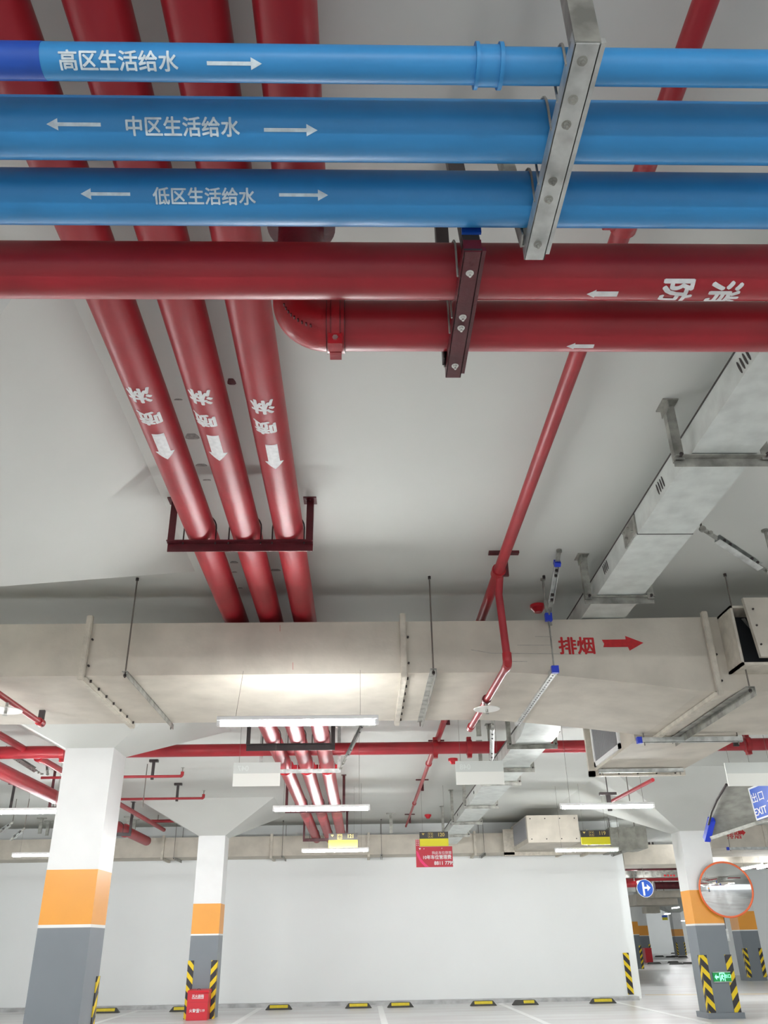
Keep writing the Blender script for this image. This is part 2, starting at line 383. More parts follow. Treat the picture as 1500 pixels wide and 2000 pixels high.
SS = 1.1
BL = [(y*SS, 1.25+(z-1.25)*SS, r*SS) for y, z, r in ((1.186, 2.970, .0385), (1.379, 3.0015, .0717), (1.587, 3.0015, .0709))]
RDX = [(y*SS, 1.25+(z-1.25)*SS, r*SS) for y, z, r in ((1.867, 3.012, .082), (2.110, 3.010, .080))]
blue = []
for (Y, Z, R), lab in zip(BL, ('thin blue water pipe, topmost of the three blue pipes, with a clamp coupling', 'thick blue water pipe in the middle of the three blue pipes', 'thick blue water pipe, lowest of the three blue pipes')):
    t = thing('water_pipe', lab, 'pipe', (0, Y, Z)); b = B(); cyl(b, (-4.2, Y, Z), (4.8, Y, Z), R, 40); part('pipe_run', b, m_blue, t); blue.append(t)
Y, Z, R = BL[0]
letter_x(blue[0], '高区生活给水', 231, 118, .0425, Y, Z, R, m_whtb, .03)
letter_x(blue[0], '', 458, 124, 0, Y, Z, R, m_whtb, bm=arrow2d(.118, .0075, .024, .024), name='painted_arrow')
xa = W(-5, 120, Y=Y).x
b = B()
sweep(b, [(-1.2, Y, Z), (W(75, 120, Z=Z-R).x, Y, Z)], R+.0008, 40); part('paint_patch', b, m_navy, blue[0], 'darker blue repaint')
b = B()
for x0, x1, rr in ((931, 938, .053), (938, 978, .047), (978, 986, .053)):
    xx0 = W(x0, 130, Z=Z-R).x; xx1 = W(x1, 130, Z=Z-R).x; cyl(b, (xx0, Y, Z), (xx1, Y, Z), rr, 36)
part('coupling', b, m_blue, blue[0])
Y, Z, R = BL[1]
letter_x(blue[1], '中区生活给水', 357, 247, .0445, Y, Z, R, m_whtb, .03)
letter_x(blue[1], '', 144, 243, 0, Y, Z, R, m_whtb, bm=arrow2d(.125, .008, .026, .026), rot=180, name='painted_arrow')
letter_x(blue[1], '', 568, 254, 0, Y, Z, R, m_whtb, bm=arrow2d(.125, .008, .026, .026), name='painted_arrow')
Y, Z, R = BL[2]
letter_x(blue[2], '低区生活给水', 399, 383, .0435, Y, Z, R, m_whtb, .03)
letter_x(blue[2], '', 206, 379, 0, Y, Z, R, m_whtb, bm=arrow2d(.125, .008, .026, .027), rot=180, name='painted_arrow')
letter_x(blue[2], '', 593, 381, 0, Y, Z, R, m_whtb, bm=arrow2d(.125, .008, .026, .027), name='painted_arrow')

# red fire mains across
Y, Z, R = RDX[0]
r1 = thing('fire_main_pipe', 'large red fire pipe with white characters running across just below the blue pipes', 'pipe', (0, Y, Z))
b = B(); cyl(b, (-4.2, Y, Z), (4.8, Y, Z), R, 44); part('pipe_run', b, m_red, r1)
letter_x(r1, '消', 1414, 575, .098, Y, Z, R, m_wht, .045, rot=90)
letter_x(r1, '防', 1322, 572, .098, Y, Z, R, m_wht, .045, rot=90)
letter_x(r1, '', 1176, 574, 0, Y, Z, R, m_wht, bm=arrow2d(.092, .022, .026, .034), rot=180, name='painted_arrow')
Y, Z, R = RDX[1]
XD, ZD, RD = -.225, 3.775, .098
r2 = thing('fire_main_pipe', 'red pipe turning up at an elbow, lowest of the crossing pipes', 'pipe', (0, Y, Z))
xe = W(641, 640, Z=Z).x; BR = .108
b = B(); cyl(b, (xe+.0, Y, Z), (4.8, Y, Z), R, 44); part('pipe_run', b, m_red, r2)
letter_x(r2, '', 1133, 676, 0, Y, Z, R, m_wht, bm=arrow2d(.088, .018, .026, .03), rot=180, name='painted_arrow')
xv = xe-BR; zc_ = Z+BR; c0 = Vector((xe, Y, zc_))
b = B(); sweep(b, arc(c0, Vector((0, 0, -1)), Vector((-1, 0, 0)), BR, 14), R*1.02, 40)
part('elbow', b, m_redold, r2)
# cast relief dots on the elbow
b = B()
for k in range(9):
    a = math.radians(20+k*6); cc = c0+Vector((-math.sin(a), 0, -math.cos(a)))*.160; cyl(b, cc+Vector((0, -.075, -.025)), cc+Vector((0, -.0885, -.025)), .0035, 6)
part('cast_marks', b, m_dred, r2)
b = B(); cyl(b, (xe-.002, Y, Z), (xe+.012, Y, Z), R*1.10, 36); cyl(b, (xe+.012, Y, Z), (xe+.044, Y, Z), R*1.16, 36); cyl(b, (xe+.044, Y, Z), (xe+.058, Y, Z), R*1.10, 36)
box(b, xe+.004, xe+.052, Y-.06, Y-.015, Z-R*1.42, Z-R*.9); box(b, xe+.008, xe+.048, Y-.010, Y+.03, Z-R*1.42, Z-R*.95)
cpl = part('coupling', b, m_redold, r2)
b = B()
cyl(b, (xe+.028, Y-.066, Z-R*1.15), (xe+.028, Y+.035, Z-R*1.15), .010, 6); part('bolt', b, m_bolt, cpl)
b = B()
for xs in (xe-.003, xe+.058, xe+.012, xe+.043): cyl(b, (xs, Y, Z), (xs+.002, Y, Z), R*(1.12 if xs > xe+.05 or xs < xe else 1.17), 36)
part('coupling_seams', b, m_dred, cpl)
# rise to the pipe along the ceiling
b = B(); cyl(b, (xv, Y, zc_), (xv, Y, 3.665), R*.97, 36); part('riser', b, m_dred, r2)
b = B(); cyl(b, (xv, Y, 3.655), (xv, Y, 3.672), .128, 36); part('flange', b, m_dred, r2)
dp = thing('fire_main_pipe', 'rightmost of the four red pipes at the top left, ending at a flange', 'pipe', (XD, 0, ZD))
b = B(); cyl(b, (XD, -4, ZD), (XD, Y-.1, ZD), RD, 40); part('pipe_run', b, m_red, dp)
b = B(); sweep(b, arc(Vector((xv, Y-.1, ZD-.1)), Vector((0, 0, 1)), Vector((0, 1, 0)), .1, 12), RD*1.03, 36); part('elbow', b, m_redold, dp)
b = B(); cyl(b, (xv, Y, 3.672), (xv, Y, 3.69), .128, 36); part('flange', b, m_dred, dp)

# three sprinkler mains along the ceiling
AX = (-1.095, -.79, -.497); ZA, RA = 3.785, .1; ZF = 3.52
for i, (X, lab) in enumerate(zip(AX, ('leftmost of the three parallel red ceiling pipes', 'middle one of the three parallel red ceiling pipes', 'rightmost of the three parallel red ceiling pipes'))):
    t = thing('sprinkler_main_pipe', lab+', with white characters and arrow', 'pipe', (X, 0, ZA))
    b = B(); sweep(b, [(X, -4, ZA), (X, 8.15, ZA), (X, 8.25, ZA-.01), (X, 9.15, ZF+.01), (X, 9.3, ZF), (X, 21.4, ZF)], RA, 36); part('pipe_run', b, m_red, t)
    tx, ty = ((271, 773), (390, 777), (512, 796))[i]; letter_y(t, '淋', tx, ty, .128, X, ZA, RA, m_wht, .045)
    tx, ty = ((292, 818), (399, 822), (517, 836))[i]; letter_y(t, '喷', tx, ty, .128, X, ZA, RA, m_wht, .045)
    tx, ty = ((318, 873), (422, 876), (534, 893))[i]
    a = poly([(-.033, .13), (.033, .13), (.033, -.05), (.055, -.06), (0, -.13), (-.055, -.06), (-.033, -.05)])
    letter_y(t, '', tx, ty, 0, X, ZA, RA, m_wht, bm=a, rot=0, name='painted_arrow')
    b = B()
    for yc in (12.35,):
        cyl(b, (X, yc-.04, ZF), (X, yc+.04, ZF), RA+.018, 30)
        for s in (-1, 1): box(b, X+s*(RA+.035)-.02, X+s*(RA+.035)+.02, yc-.03, yc+.03, ZF-.03, ZF+.03)
    part('coupling', b, m_redold, t)

def ubolt_x(bm, X, y, Z, R, zb, r=.005):
    """U-bolt over a pipe that runs along y"""
    pts = [Vector((X-R-.008, y, zb-.02))] + [Vector((X-math.cos(a)*(R+.008), y, Z+math.sin(a)*(R+.008))) for a in [k*math.pi/12 for k in range(13)]] + [Vector((X+R+.008, y, zb-.02))]
    sweep(bm, pts, r, 8)
def ubolt_y(bm, X, Y, Z, R, zb, r=.005):
    pts = [Vector((X, Y-R-.006, zb-.02))] + [Vector((X, Y-math.cos(a)*(R+.006), Z+math.sin(a)*(R+.006))) for a in [k*math.pi/12 for k in range(13)]] + [Vector((X, Y+R+.006, zb-.02))]
    sweep(bm, pts, r, 8)
def trapeze_x(x0, x1, y, z, m, label, pipes=(), h=.05, name='pipe_hanger', group=None, um=None):
    """U frame hanging from the ceiling with a cross bar along x whose top is at z"""
    t = thing(name, label, 'pipe hanger', ((x0+x1)/2, y, z), group)
    b = B(); angle_bar(b, (x0, y, z-.003), (x1, y, z-.003), h, .006, up=(0, 0, -1)); part('cross_bar', b, m, t)
    for x, s in ((x0+.025, 1), (x1-.025, -1)):
        b = B(); bar(b, (x, y, z-.01), (x, y, ZC), .045, .006, (0, 1, 0)); bar(b, (x-s*.022, y+.02, z-.01), (x-s*.022, y+.02, ZC), .006, .04, (0, 1, 0)); l = part('leg', b, m, t)
        b = B(); box(b, x-.045, x+.045, y-.05, y+.05, ZC-.008, ZC); cyl(b, (x, y-.03, ZC-.008), (x, y-.03, ZC-.025), .008, 6); part('ceiling_plate', b, m, l)
    for X, Zc, R in pipes:
        b = B(); ubolt_x(b, X, y, Zc, R, z); part('u_bolt', b, um or m_blk, t)
    return t
pa = [(X, ZA, RA) for X in AX]; pf = [(X, ZF, RA) for X in AX]
trapeze_x(-1.31, -.33, 5.14, ZA-RA, m_dred, 'dark red hanger carrying the three red sprinkler pipes, nearest of its kind', pa, .06)
trapeze_x(-1.40, -.33, 10.3, ZF-RA, m_blk, 'dark hanger under the three red pipes just behind the brightest near lamp tube', pf, .07)
trapeze_x(-1.43, -.30, 11.95, ZF-RA, m_galv, 'galvanised channel hanger under the three far red pipes beside the small white board', pf, .045, um=m_galv)
trapeze_x(-1.38, -.31, 15.75, ZF-RA, m_dred, 'dark red hanger just above the middle lamp tube on the red pipes', pf, .06)
trapeze_x(-1.36, -.33, 20.4, ZF-RA, m_dred, 'dark hanger at the far end of the three red pipes', pf, .06)

# bracket under the blue pipes
def bracket_y(X, y0, y1, z, wd, h, m, label, legs, bolts, ub, tape=None, mleg=None):
    t = thing('pipe_bracket', label, 'pipe bracket', (X, (y0+y1)/2, z))
    b = B(); channel(b, (X, y0, z-h/2), (X, y1, z-h/2), wd, h, .004, (0, 0, 1))
    box(b, X-wd/2+.002, X+wd/2-.002, y1-.003, y1, z-h+.002, z-.002); box(b, X-wd/2+.002, X+wd/2-.002, y0, y0+.003, z-h+.002, z-.002)
    bmesh.ops.bevel(b, geom=b.edges[:], offset=.0008, segments=1, affect='EDGES'); cb = part('cross_bar', b, m, t)
    b = B(); bar(b, (X+wd/2+.006, y0, z-h+.012), (X+wd/2+.006, y1-.02, z-h+.012), .012, .016); part('bar_lip', b, m, cb)
    for yy in legs:
        b = B(); s = 1 if yy > (y0+y1)/2 else -1
        xl = X if s < 0 else X-.012
        yt = max(yy, 2.12) if yy > 1.4 else yy
        bar(b, (xl, yy, z-h*.9 if s < 0 else z-h*.3), (xl, yt, ZC), wd, .005, (0, 1, 0)); bar(b, (xl-wd/2+.0025, yy-s*.02, z-h*.3), (xl-wd/2+.0025, yt-s*.02, ZC), .005, .04, (0, 1, 0))
        part('leg', b, mleg or m, t)
    for yy, dx in bolts:
        b = B(); bolt(b, (X+dx, yy, z-h), (0, -.1, -1), .0085, .010, .010); part('bolt', b, m_bolt if m is m_dred else m_galvd, t)
    for (Y, Z, R) in ub:
        b = B(); ubolt_y(b, X-.03, Y, Z, R, z, .0035); part('u_bolt', b, m_galvd, t)
    if tape:
        b = B(); box(b, X-wd/2-.002, X+wd/2+.002, tape[0], tape[1], z-h+.0, z+.06); part('tape_band', b, m_navy, t, 'blue painted band')
    return t
zb = 1.25+1.68*SS
x1_ = W(1043, 505, Z=zb-.05).x
nearY = W(1145, 85, Z=zb-.05).y; farY = W(1045, 508, Z=zb-.05).y
def by(y_): return W(1095, y_, Z=zb-.05).y
bracket_y((W(1140, 110, Z=zb-.05).x+W(1047, 500, Z=zb-.05).x)/2, nearY, farY, zb, .060, .05, m_galv,
          'grey galvanised bracket holding the three blue pipes', (nearY+.0, farY-.02),
          [(by(118), -.004), (by(194), -.003), (by(243), -.004), (by(353), -.003), (by(389), -.002), (by(477), -.001)], BL, mleg=m_galvd)
nearY = W(920, 492, Z=zb-.05).y; farY = W(888, 738, Z=zb-.05).y
bracket_y((W(918, 520, Z=zb-.05).x+W(889, 720, Z=zb-.05).x)/2, nearY, farY, zb, .054, .05, m_dred,
          'dark red bracket holding the two red mains, blue band on its front leg', (nearY+.0, farY-.03),
          [(W(916, 533, Z=zb-.05).y, 0), (W(904, 619, Z=zb-.05).y, 0), (W(897, 640, Z=zb-.05).y, 0), (W(889, 714, Z=zb-.05).y, 0)], RDX, mleg=m_blk)
b = B(); xx = (W(918, 520, Z=zb-.05).x+W(889, 720, Z=zb-.05).x)/2
box(b, xx-.029, xx+.029, nearY-.005, nearY+.004, zb+.022, zb+.055)
part('paint_band', b, m_navy, [o for o in bpy.data.objects if o.name.startswith('pipe_bracket')][-1], 'blue painted band')

# ------------------------------------------------------------------ small branch pipe and its fittings
XE, ZE = 1.075, 3.84
t = thing('branch_pipe', 'thin red sprinkler branch pipe running away under the ceiling, right of the middle', 'pipe', (XE, 0, ZE))
b = B(); sweep(b, [(XE, -4, ZE), (XE, 13.9, ZE)], .041, 24); sweep(b, [(XE, 13.9, ZE), (XE, 18.2, ZE)], .031, 20); sweep(b, [(XE, 18.2, ZE), (XE, 22.0, ZE)], .024, 16); part('pipe_run', b, m_red, t)
for yy, r in ((2.45, .055), (6.05, .055), (13.9, .052), (18.2, .042), (12.2, .052)):
    b = B(); cyl(b, (XE, yy-.045, ZE), (XE, yy+.045, ZE), r, 22)
    if yy == 2.45: cyl(b, (XE, yy, ZE), (XE-.09, yy, ZE), .038, 18)
    part('coupling', b, m_redold, t)
YD = 6.18
dr = thing('drop_pipe', 'thin red drop pipe bending under the beige duct, with a sprinkler disc', 'pipe', (XE, YD, 3.1))
b = B(); ZU = 3.13
sweep(b, [(XE+.01, 6.05, ZE-.02), (XE+.012, YD, ZE-.14), (XE+.035, YD, ZU+.06)], .03, 20)
sweep(b, [(XE+.035, YD, ZU), (XE-.01, 8.25, ZU)], .028, 20); part('pipe_run', b, m_red, dr)
b = B(); sweep(b, [(XE+.035, YD, ZU+.09)] + arc(Vector((XE+.035, YD+.045, ZU+.045)), Vector((0, -1, 0)), Vector((0, 0, -1)), .045, 6) + [(XE+.035, YD+.09, ZU)], .036, 20)
part('elbow', b, m_redold, dr); b = B(); sweep(b, [(XE-.01, 8.2, ZU), (XE-.01, 8.3, ZU)], .036, 18); part('end_cap', b, m_redold, dr)
def sprinkler_disc(parent, p, r=.125):
    b = B(); cyl(b, p+Vector((0, 0, .005)), p, r, 32, r*.98); cyl(b, p+Vector((0, 0, .02)), p+Vector((0, 0, .005)), r*.35, 24, r*.96); d_ = part('collector_disc', b, m_disc, parent)
    b = B(); cyl(b, p+Vector((0, 0, .07)), p+Vector((0, 0, -.02)), .012, 10); cyl(b, p+Vector((0, 0, -.035)), p+Vector((0, 0, -.038)), .018, 12)
    for s in (-1, 1): sweep(b, [p+Vector((0, 0, -.015)), p+Vector((s*.012, 0, -.02)), p+Vector((0, 0, -.035))], .002, 6)
    part('sprinkler_head', b, m_galvd, parent)
pd = W(940, 1387, Z=ZU-.09); sprinkler_disc(dr, Vector((XE+.005, pd.y, ZU-.085)), .115)
b = B(); cyl(b, (XE+.008, pd.y-.03, ZU), (XE+.008, pd.y+.03, ZU), .04, 18); part('clamp', b, m_dred, dr)
def tee_hanger(px, py, z, label, m=m_blk, wd=.045, group=None, top=.17, X=None, Y=None):
    """post with a bar plate at the ceiling, standing over (px,py) at height z"""
    p = W(px, py, Z=z) if X is None else Vector((X, Y, z)); b = B()
    bar(b, (p.x, p.y, z-.05), (p.x, p.y, ZC-.006), wd, wd*.5, (0, 1, 0)); box(b, p.x-top/2, p.x+top/2, p.y-.025, p.y+.025, ZC-.02, ZC)
    return single('tee_hanger', b, m, label, 'pipe hanger', (p.x, p.y, z-.05), group)
for yy, lab, m in ((6.02, 'dark red T hanger at the tee of the drop pipe above the duct', m_dred), (11.0, 'T hanger on the thin red branch pipe, just past the near duct', m_dred), (12.9, 'T hanger on the thin red branch pipe, just past the crossing red main', m_dred),
                   (16.3, 'T hanger on the thin red branch pipe, level with the middle lamp tubes', m_dred), (21.0, 'farthest T hanger, at the end of the thin red branch pipe', m_dred)):
    tee_hanger(0, 0, ZE, lab, m, .05, X=XE+.05, Y=yy, top=.24)
# crossing far main
t = thing('fire_main_pipe', 'red fire pipe crossing the whole width behind the near duct', 'pipe', (0, 11.9, 3.68))
b = B(); cyl(b, (-9, 11.9, 3.68), (9.5, 11.9, 3.68), .084, 36); part('pipe_run', b, m_red, t)
for xx in (W(916, 1457, Y=11.9).x, W(850, 1460, Y=11.9).x, W(125, 1462, Y=11.9).x, W(1460, 1457, Y=11.9).x):
    b = B(); cyl(b, (xx-.035, 11.9, 3.68), (xx+.035, 11.9, 3.68), .105, 28)
    for s in (-1, 1): box(b, xx-.03, xx+.03, 11.86, 11.94, 3.68+s*.12-.02, 3.68+s*.12+.02)
    part('coupling', b, m_redold, t)
tee_hanger(935, 1430, 3.6, 'short grey post with an end plate holding the crossing red main', m_galvd, .06, top=.1)
tee_hanger(1437, 1450, 3.6, 'dark post on the crossing red main at the right edge', m_blk, .07, top=.1)
# two sprinkler branches at the left
for Y, px, py, hx, lab in ((14.15, 358, 1512, 298, 'thin red sprinkler arm ending right of the first column, upper of two'), (16.4, 400, 1555, 346, 'thin red sprinkler arm ending right of the first column, lower of two')):
    e = W(px-6, py+4, Y=Y); t = thing('sprinkler_line', lab, 'pipe', e); Z_ = e.z
    b = B(); cyl(b, (-5.2, Y, Z_), (e.x, Y, Z_), .022, 16); part('pipe_run', b, m_red, t)
    b = B(); sweep(b, arc(Vector((e.x, Y, Z_+.03)), Vector((0, 0, -1)), Vector((1, 0, 0)), .03, 5)+[Vector((e.x+.03, Y, Z_+.07))], .027, 12); part('elbow', b, m_redold, t)
    b = B(); cyl(b, (e.x+.03, Y, Z_+.07), (e.x+.03, Y, Z_+.13), .009, 10); cyl(b, (e.x+.03, Y, Z_+.13), (e.x+.03, Y, Z_+.136), .026, 12); part('sprinkler_head', b, m_galvd, t)
    hxw = W(hx, py, Y=Y).x; b = B(); bar(b, (hxw, Y, Z_-.05), (hxw, Y, ZC), .045, .03, (0, 1, 0)); box(b, hxw-.07, hxw+.07, Y-.04, Y+.04, ZC-.04, ZC)
    single('pipe_hanger', b, m_blk, ('dark hanger post on the upper thin sprinkler arm right of the first column', 'dark hanger post on the lower thin sprinkler arm right of the first column')[Y > 15], 'pipe hanger', (hxw, Y, Z_-.05))
# pipes left of the first column
def line_pipe(name, pts, r, m, label, seg=24):
    b = B(); sweep(b, pts, r, seg); t = thing(name, label, 'pipe', pts[0]); part('pipe_run', b, m, t); return t
pG0 = W(0, 1506, Z=3.5); pG1 = W(114, 1559, Z=3.5); gx = (pG0.x+pG1.x)/2
g = line_pipe('fire_main_pipe', [(gx, 9, 3.5), (gx, 21.2, 3.5)], .103, m_red, 'thick red pipe slanting down behind the first column at the left edge')
for yy in (16.2, 19.2):
    b = B(); cyl(b, (gx, yy-.05, 3.5), (gx, yy+.05, 3.5), .135, 28); part('coupling', b, m_redold, g)
b = B(); p = W(247, 1590, Y=17.5); cyl(b, (gx, 17.4, 3.5), (gx, 17.4, 2.95), .13, 24, .09); part('outlet', b, m_red, g)
pH0 = W(0, 1440, Z=3.72); pH1 = W(122, 1503, Z=3.72); hx = (pH0.x+pH1.x)/2
h = line_pipe('branch_pipe', [(hx, 7, 3.72), (hx, 21, 3.72)], .045, m_red, 'medium red pipe at the left edge crossing over the thick red pipe', 20)
b = B(); pc = W(25, 1453, Z=3.72); cyl(b, (hx, pc.y+.9, 3.72), (hx, pc.y+1.0, 3.72), .065, 20); part('coupling', b, m_redold, h)
pL0 = W(0, 1362, Z=3.08); pL1 = W(86, 1411, Z=3.08); lx = (pL0.x+pL1.x)/2
l = line_pipe('branch_pipe', [(lx, 6.0, 3.08), (lx, pL1.y, 3.08)], .024, m_red, 'thin red pipe with a sprinkler disc under the duct at the left edge', 18)
pd = W(20, 1386, Z=3.0); sprinkler_disc(l, Vector((lx, pd.y, 2.99)), .13)
b = B(); cyl(b, (lx, pL1.y-.05, 3.08), (lx, pL1.y+.04, 3.08), .035, 16); part('elbow', b, m_redold, l)
b = B(); bar(b, (lx, pL1.y, 3.05), (lx, pL1.y, 3.19), .05, .03, (0, 1, 0)); single('pipe_hanger', b, m_blk, 'small dark strap at the end of the thin pipe at the left', 'pipe hanger', (lx, pL1.y, 3.05))
# frame around the thick pipe, and posts
trapeze_x(gx-.2, gx+.28, 18.6, 3.39, m_blk, 'dark hanger round the thick red pipe seen between the first and second column', [(gx, 3.5, .103)], .06)
p = W(112, 1520, Y=14.6)
trapeze_x(gx-.2, gx+.24, 14.9, 3.39, m_dred, 'dark red hanger on the thick red pipe left of the first column', [(gx, 3.5, .103)], .06)
b = B(); pa_ = W(290, 1604, Y=20.6); cyl(b, (gx+.1, 20.6, pa_.z), (-3.3, 20.6, pa_.z), .035, 14); single('sprinkler_line', b, m_red, 'short red cross pipe behind the sloping head of the second column', 'pipe', (gx, 20.6, pa_.z))
for i, (px, py, lab) in enumerate(((77, 1628, 'grey T post left of the first column, left of its pair'), (91, 1632, 'grey T post left of the first column, right of its pair'),
        (248, 1626, 'grey T post right of the first column, left of its pair'), (260, 1630, 'grey T post right of the first column, right of its pair'), (764, 1628, 'grey T post between the 121 and 120 bay signs'))):
    z = 3.68; p = W(px, py, Y=20.8 + (i % 2)*.5); tee_hanger(0, 0, p.z+.05, lab, m_galvd, .075, top=.22, X=p.x, Y=p.y)
tee_hanger(20, 1580, 3.55, 'dark T post at the left edge above the lamp tube', m_blk, .045, top=.22)
p = W(1187, 1549, Y=13.3); b = B(); box(b, p.x-.13, p.x+.13, 13.27, 13.33, p.z-.03, p.z+.01); box(b, p.x-.03, p.x+.03, 13.28, 13.32, p.z-.26, p.z); cyl(b, (p.x, 13.3, p.z), (p.x, 13.3, ZC), .008, 8)
single('tee_hanger', b, m_blk, 'dark T post above the right lamp tube by the grille box', 'pipe hanger', (p.x, 13.3, p.z-.26))
# thin red pipe under the right column head
p0, p1 = W(1275, 1523, Y=12.5), W(1195, 1565, Y=14.5)
b = B(); sweep(b, [p0, p1], .028, 14); single('sprinkler_line', b, m_red, 'thin red pipe slanting below the right column head near the lamp tube', 'pipe', p1)

# ------------------------------------------------------------------ smoke ducts
DY0, DY1, DZ0, DZ1 = 6.62, 8.24, 3.2, 3.64
t = thing('smoke_duct', 'large beige smoke duct crossing the whole width with red characters and arrow', 'duct', (0, DY0, DZ0))
b = B(); prof = []
secs = [(-9, DZ0, DZ1)] + [(1.15+ .2*k, DZ0-.17*(k/8)**1.3, DZ1+.02*k/8) for k in range(9)] + [(9, DZ0-.17, DZ1+.02)]
rings = []
for x, z0, z1 in secs:
    rings.append([b.verts.new(q) for q in ((x, DY0, z0), (x, DY1, z0), (x, DY1, z1), (x, DY0, z1))])
for a, c in zip(rings, rings[1:]):
    for k in range(4): b.faces.new((a[k], a[(k+1) % 4], c[(k+1) % 4], c[k]))
b.faces.new(rings[0]); b.faces.new(rings[-1][::-1]); part('duct_body', b, m_duct, t)
def rib(x, z0, z1, y0, y1, tx=0):
    b = B()
    bar(b, (x, y0-.02, z0-.02), (x+tx, y0-.02, z1+.06), .05, .045, (0, 1, 0)); bar(b, (x, y0-.04, z0-.022), (x, y1+.04, z0-.022), .05, .045)
    bmesh.ops.bevel(b, geom=b.edges[:], offset=.006, segments=2, affect='EDGES')
    r_ = part('joint_rib', b, m_ductbr, t)
    for k in range(7): b = B(); cyl(b, (x+.034, y0+.12+k*(y1-y0-.2)/6, z0), (x+.034, y0+.12+k*(y1-y0-.2)/6, z0-.022), .009, 6); part('bolt', b, m_blk, r_)
    for k in range(2): b = B(); cyl(b, (x+.04, y0-.0, z0+.08+k*.22), (x+.04, y0-.02, z0+.08+k*.22), .009, 6); part('bolt', b, m_blk, r_)
for x, z0 in ((-2.24, DZ0), (.34, DZ0), (2.88, DZ0-.17)): rib(x, z0, DZ1, DY0, DY1)
def flat_y(bm, px, py, Y, m, parent, name='painted_lettering'):
    p = W(px, py, Y=Y); onto(bm, lambda u, v: Vector((p.x+u, Y-.0015, p.z+v))); part(name, bm, m, parent, recalc=False)
flat_y(glyphs('排烟', .155, .035), 1126, 1261, DY0, m_redl, t)
bm = arrow2d(.335, .068, .14, .135)
p = W(1216, 1257, Y=DY0); pts = poly([(-.165, -.03), (-.155, 0), (-.17, .034), (.03, .036), (.03, .066), (.175, .005), (.05, -.062), (.04, -.03)]); bm.free()
flat_y(pts, 1216, 1257, DY0, m_redl, t, 'painted_arrow')
for pts_ in (((920, 1269), (960, 1276), (1078, 1277), (1135, 1278)), ((1010, 1260), (1075, 1260)), ((985, 1292), (1030, 1292)), ((1045, 1243), (1080, 1244)), ((547, 1221), (547, 1233)), ((572, 1294), (572, 1308))):
    b = B()
    for a_, c_ in zip(pts_, pts_[1:]):
        p0, p1 = W(*a_, Y=DY0), W(*c_, Y=DY0); bar(b, (p0.x, DY0-.0005, p0.z), (p1.x, DY0-.0005, p1.z), .002, .003, (0, 0, 1) if a_[0] != c_[0] else (1, 0, 0))
    part('scratch', b, m_mark if pts_[0][0] > 700 else m_redl, t)
# open damper box on the duct front at the right
dm = thing('damper_box', 'beige damper box with an open dark side, on the duct at the right edge', 'damper', (3.4, DY0-.2, 3.2))
xl, xr, yf = W(1437, 1240, Y=6.35).x, 3.9, 6.35
zt, zbm = W(1440, 1183, Y=yf).z, W(1460, 1298, Y=yf).z
b = B(); tk = .02
box(b, xl, xl+tk, yf, DY0, zbm, zt); box(b, xl, xr, yf, DY0, zt-tk, zt); box(b, xl, xr, yf, DY0, zbm, zbm+tk); part('frame', b, m_ductbr, dm)
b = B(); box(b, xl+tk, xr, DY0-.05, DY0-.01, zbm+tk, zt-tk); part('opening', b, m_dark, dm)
b = B(); xp = W(1470, 1240, Y=yf-.03).x; hexa(b, [(xp+.02, yf-.05, zbm+.05), (xr, yf-.05, zbm+.05), (xr, yf-.01, zbm+.05), (xp+.02, yf-.01, zbm+.05), (xp-.02, yf-.05, zt+.05), (xr, yf-.05, zt+.05), (xr, yf-.01, zt+.05), (xp-.02, yf-.01, zt+.05)]); part('panel', b, m_duct, dm)
b = B()
for z in (.3, .62, .9): cyl(b, (xp+.04, yf-.05, zbm+(zt-zbm)*z), (xp+.04, yf-.058, zbm+(zt-zbm)*z), .008, 10)
part('panel_bolts', b, m_blk, dm)
b = B(); q = W(1457, 1215, Y=yf+.1); prism(b, [q+Vector((-.03, 0, .03)), q+Vector((.0, 0, .035)), q+Vector((.03, 0, -.06)), q+Vector((0, 0, -.02))], (0, 0, 0), (0, .01, 0)); part('lever', b, m_galv, dm)

def rod_trapeze(X, yf, yb, z, m, label, perf=False, wd=.045, rodx=0, ztop=ZC, capb=False, mrod=m_rod):
    t = thing('duct_hanger', label, 'duct hanger', (X, yf, z))
    b = B(); 
    if perf: channel(b, (X, yf-.03, z-.02), (X, yb+.05, z-.02), wd, .042, .004)
    else: angle_bar(b, (X, yf-.03, z-.003), (X, yb+.05, z-.003), wd, .005, up=(0, 0, -1), flip=-1)
    cb = part('cross_bar', b, m, t)
    if perf:
        b = B(); n = 26
        for k in range(n): yy = yf+.05+k*(yb-yf)/n; box(b, X+wd/2-.001, X+wd/2+.0015, yy, yy+.03, z-.032, z-.012); box(b, X-.006, X+.006, yy, yy+.03, z-.0425, z-.0405)
        part('slots', b, m_blk, cb)
    for yy in (yf-.01, yb+.03):
        b = B(); cyl(b, (X+rodx, yy, z-.05), (X, yy, ztop), .0065, 8); part('rod', b, mrod, t)
    b = B(); cyl(b, (X, yf-.01, z-.04), (X, yf-.01, z-.02), .013, 6); cyl(b, (X, yf-.01, ZC-.025), (X, yf-.01, ZC), .013, 6); part('nut', b, m_blk, t)
    if capb:
        b = B(); box(b, X-wd/2-.006, X+wd/2+.006, yf-.055, yf-.02, z-.05, z+.008); part('end_cap', b, m_cap, t, 'blue end cap')
    return t
rod_trapeze(-1.87, DY0-.1, DY1+.02, DZ0-.002, m_galvd, 'angle bar hanger with thin rod under the beige duct, left one')
rod_trapeze(.57, DY0-.1, DY1, DZ0-.002, m_galvd, 'angle bar hanger with thin rod under the beige duct, middle one', wd=.05)
rod_trapeze(3.08, DY0-.12, DY1+.1, DZ0-.175, m_galvd, 'dark angle hanger under the lower part of the duct at the right', wd=.07)
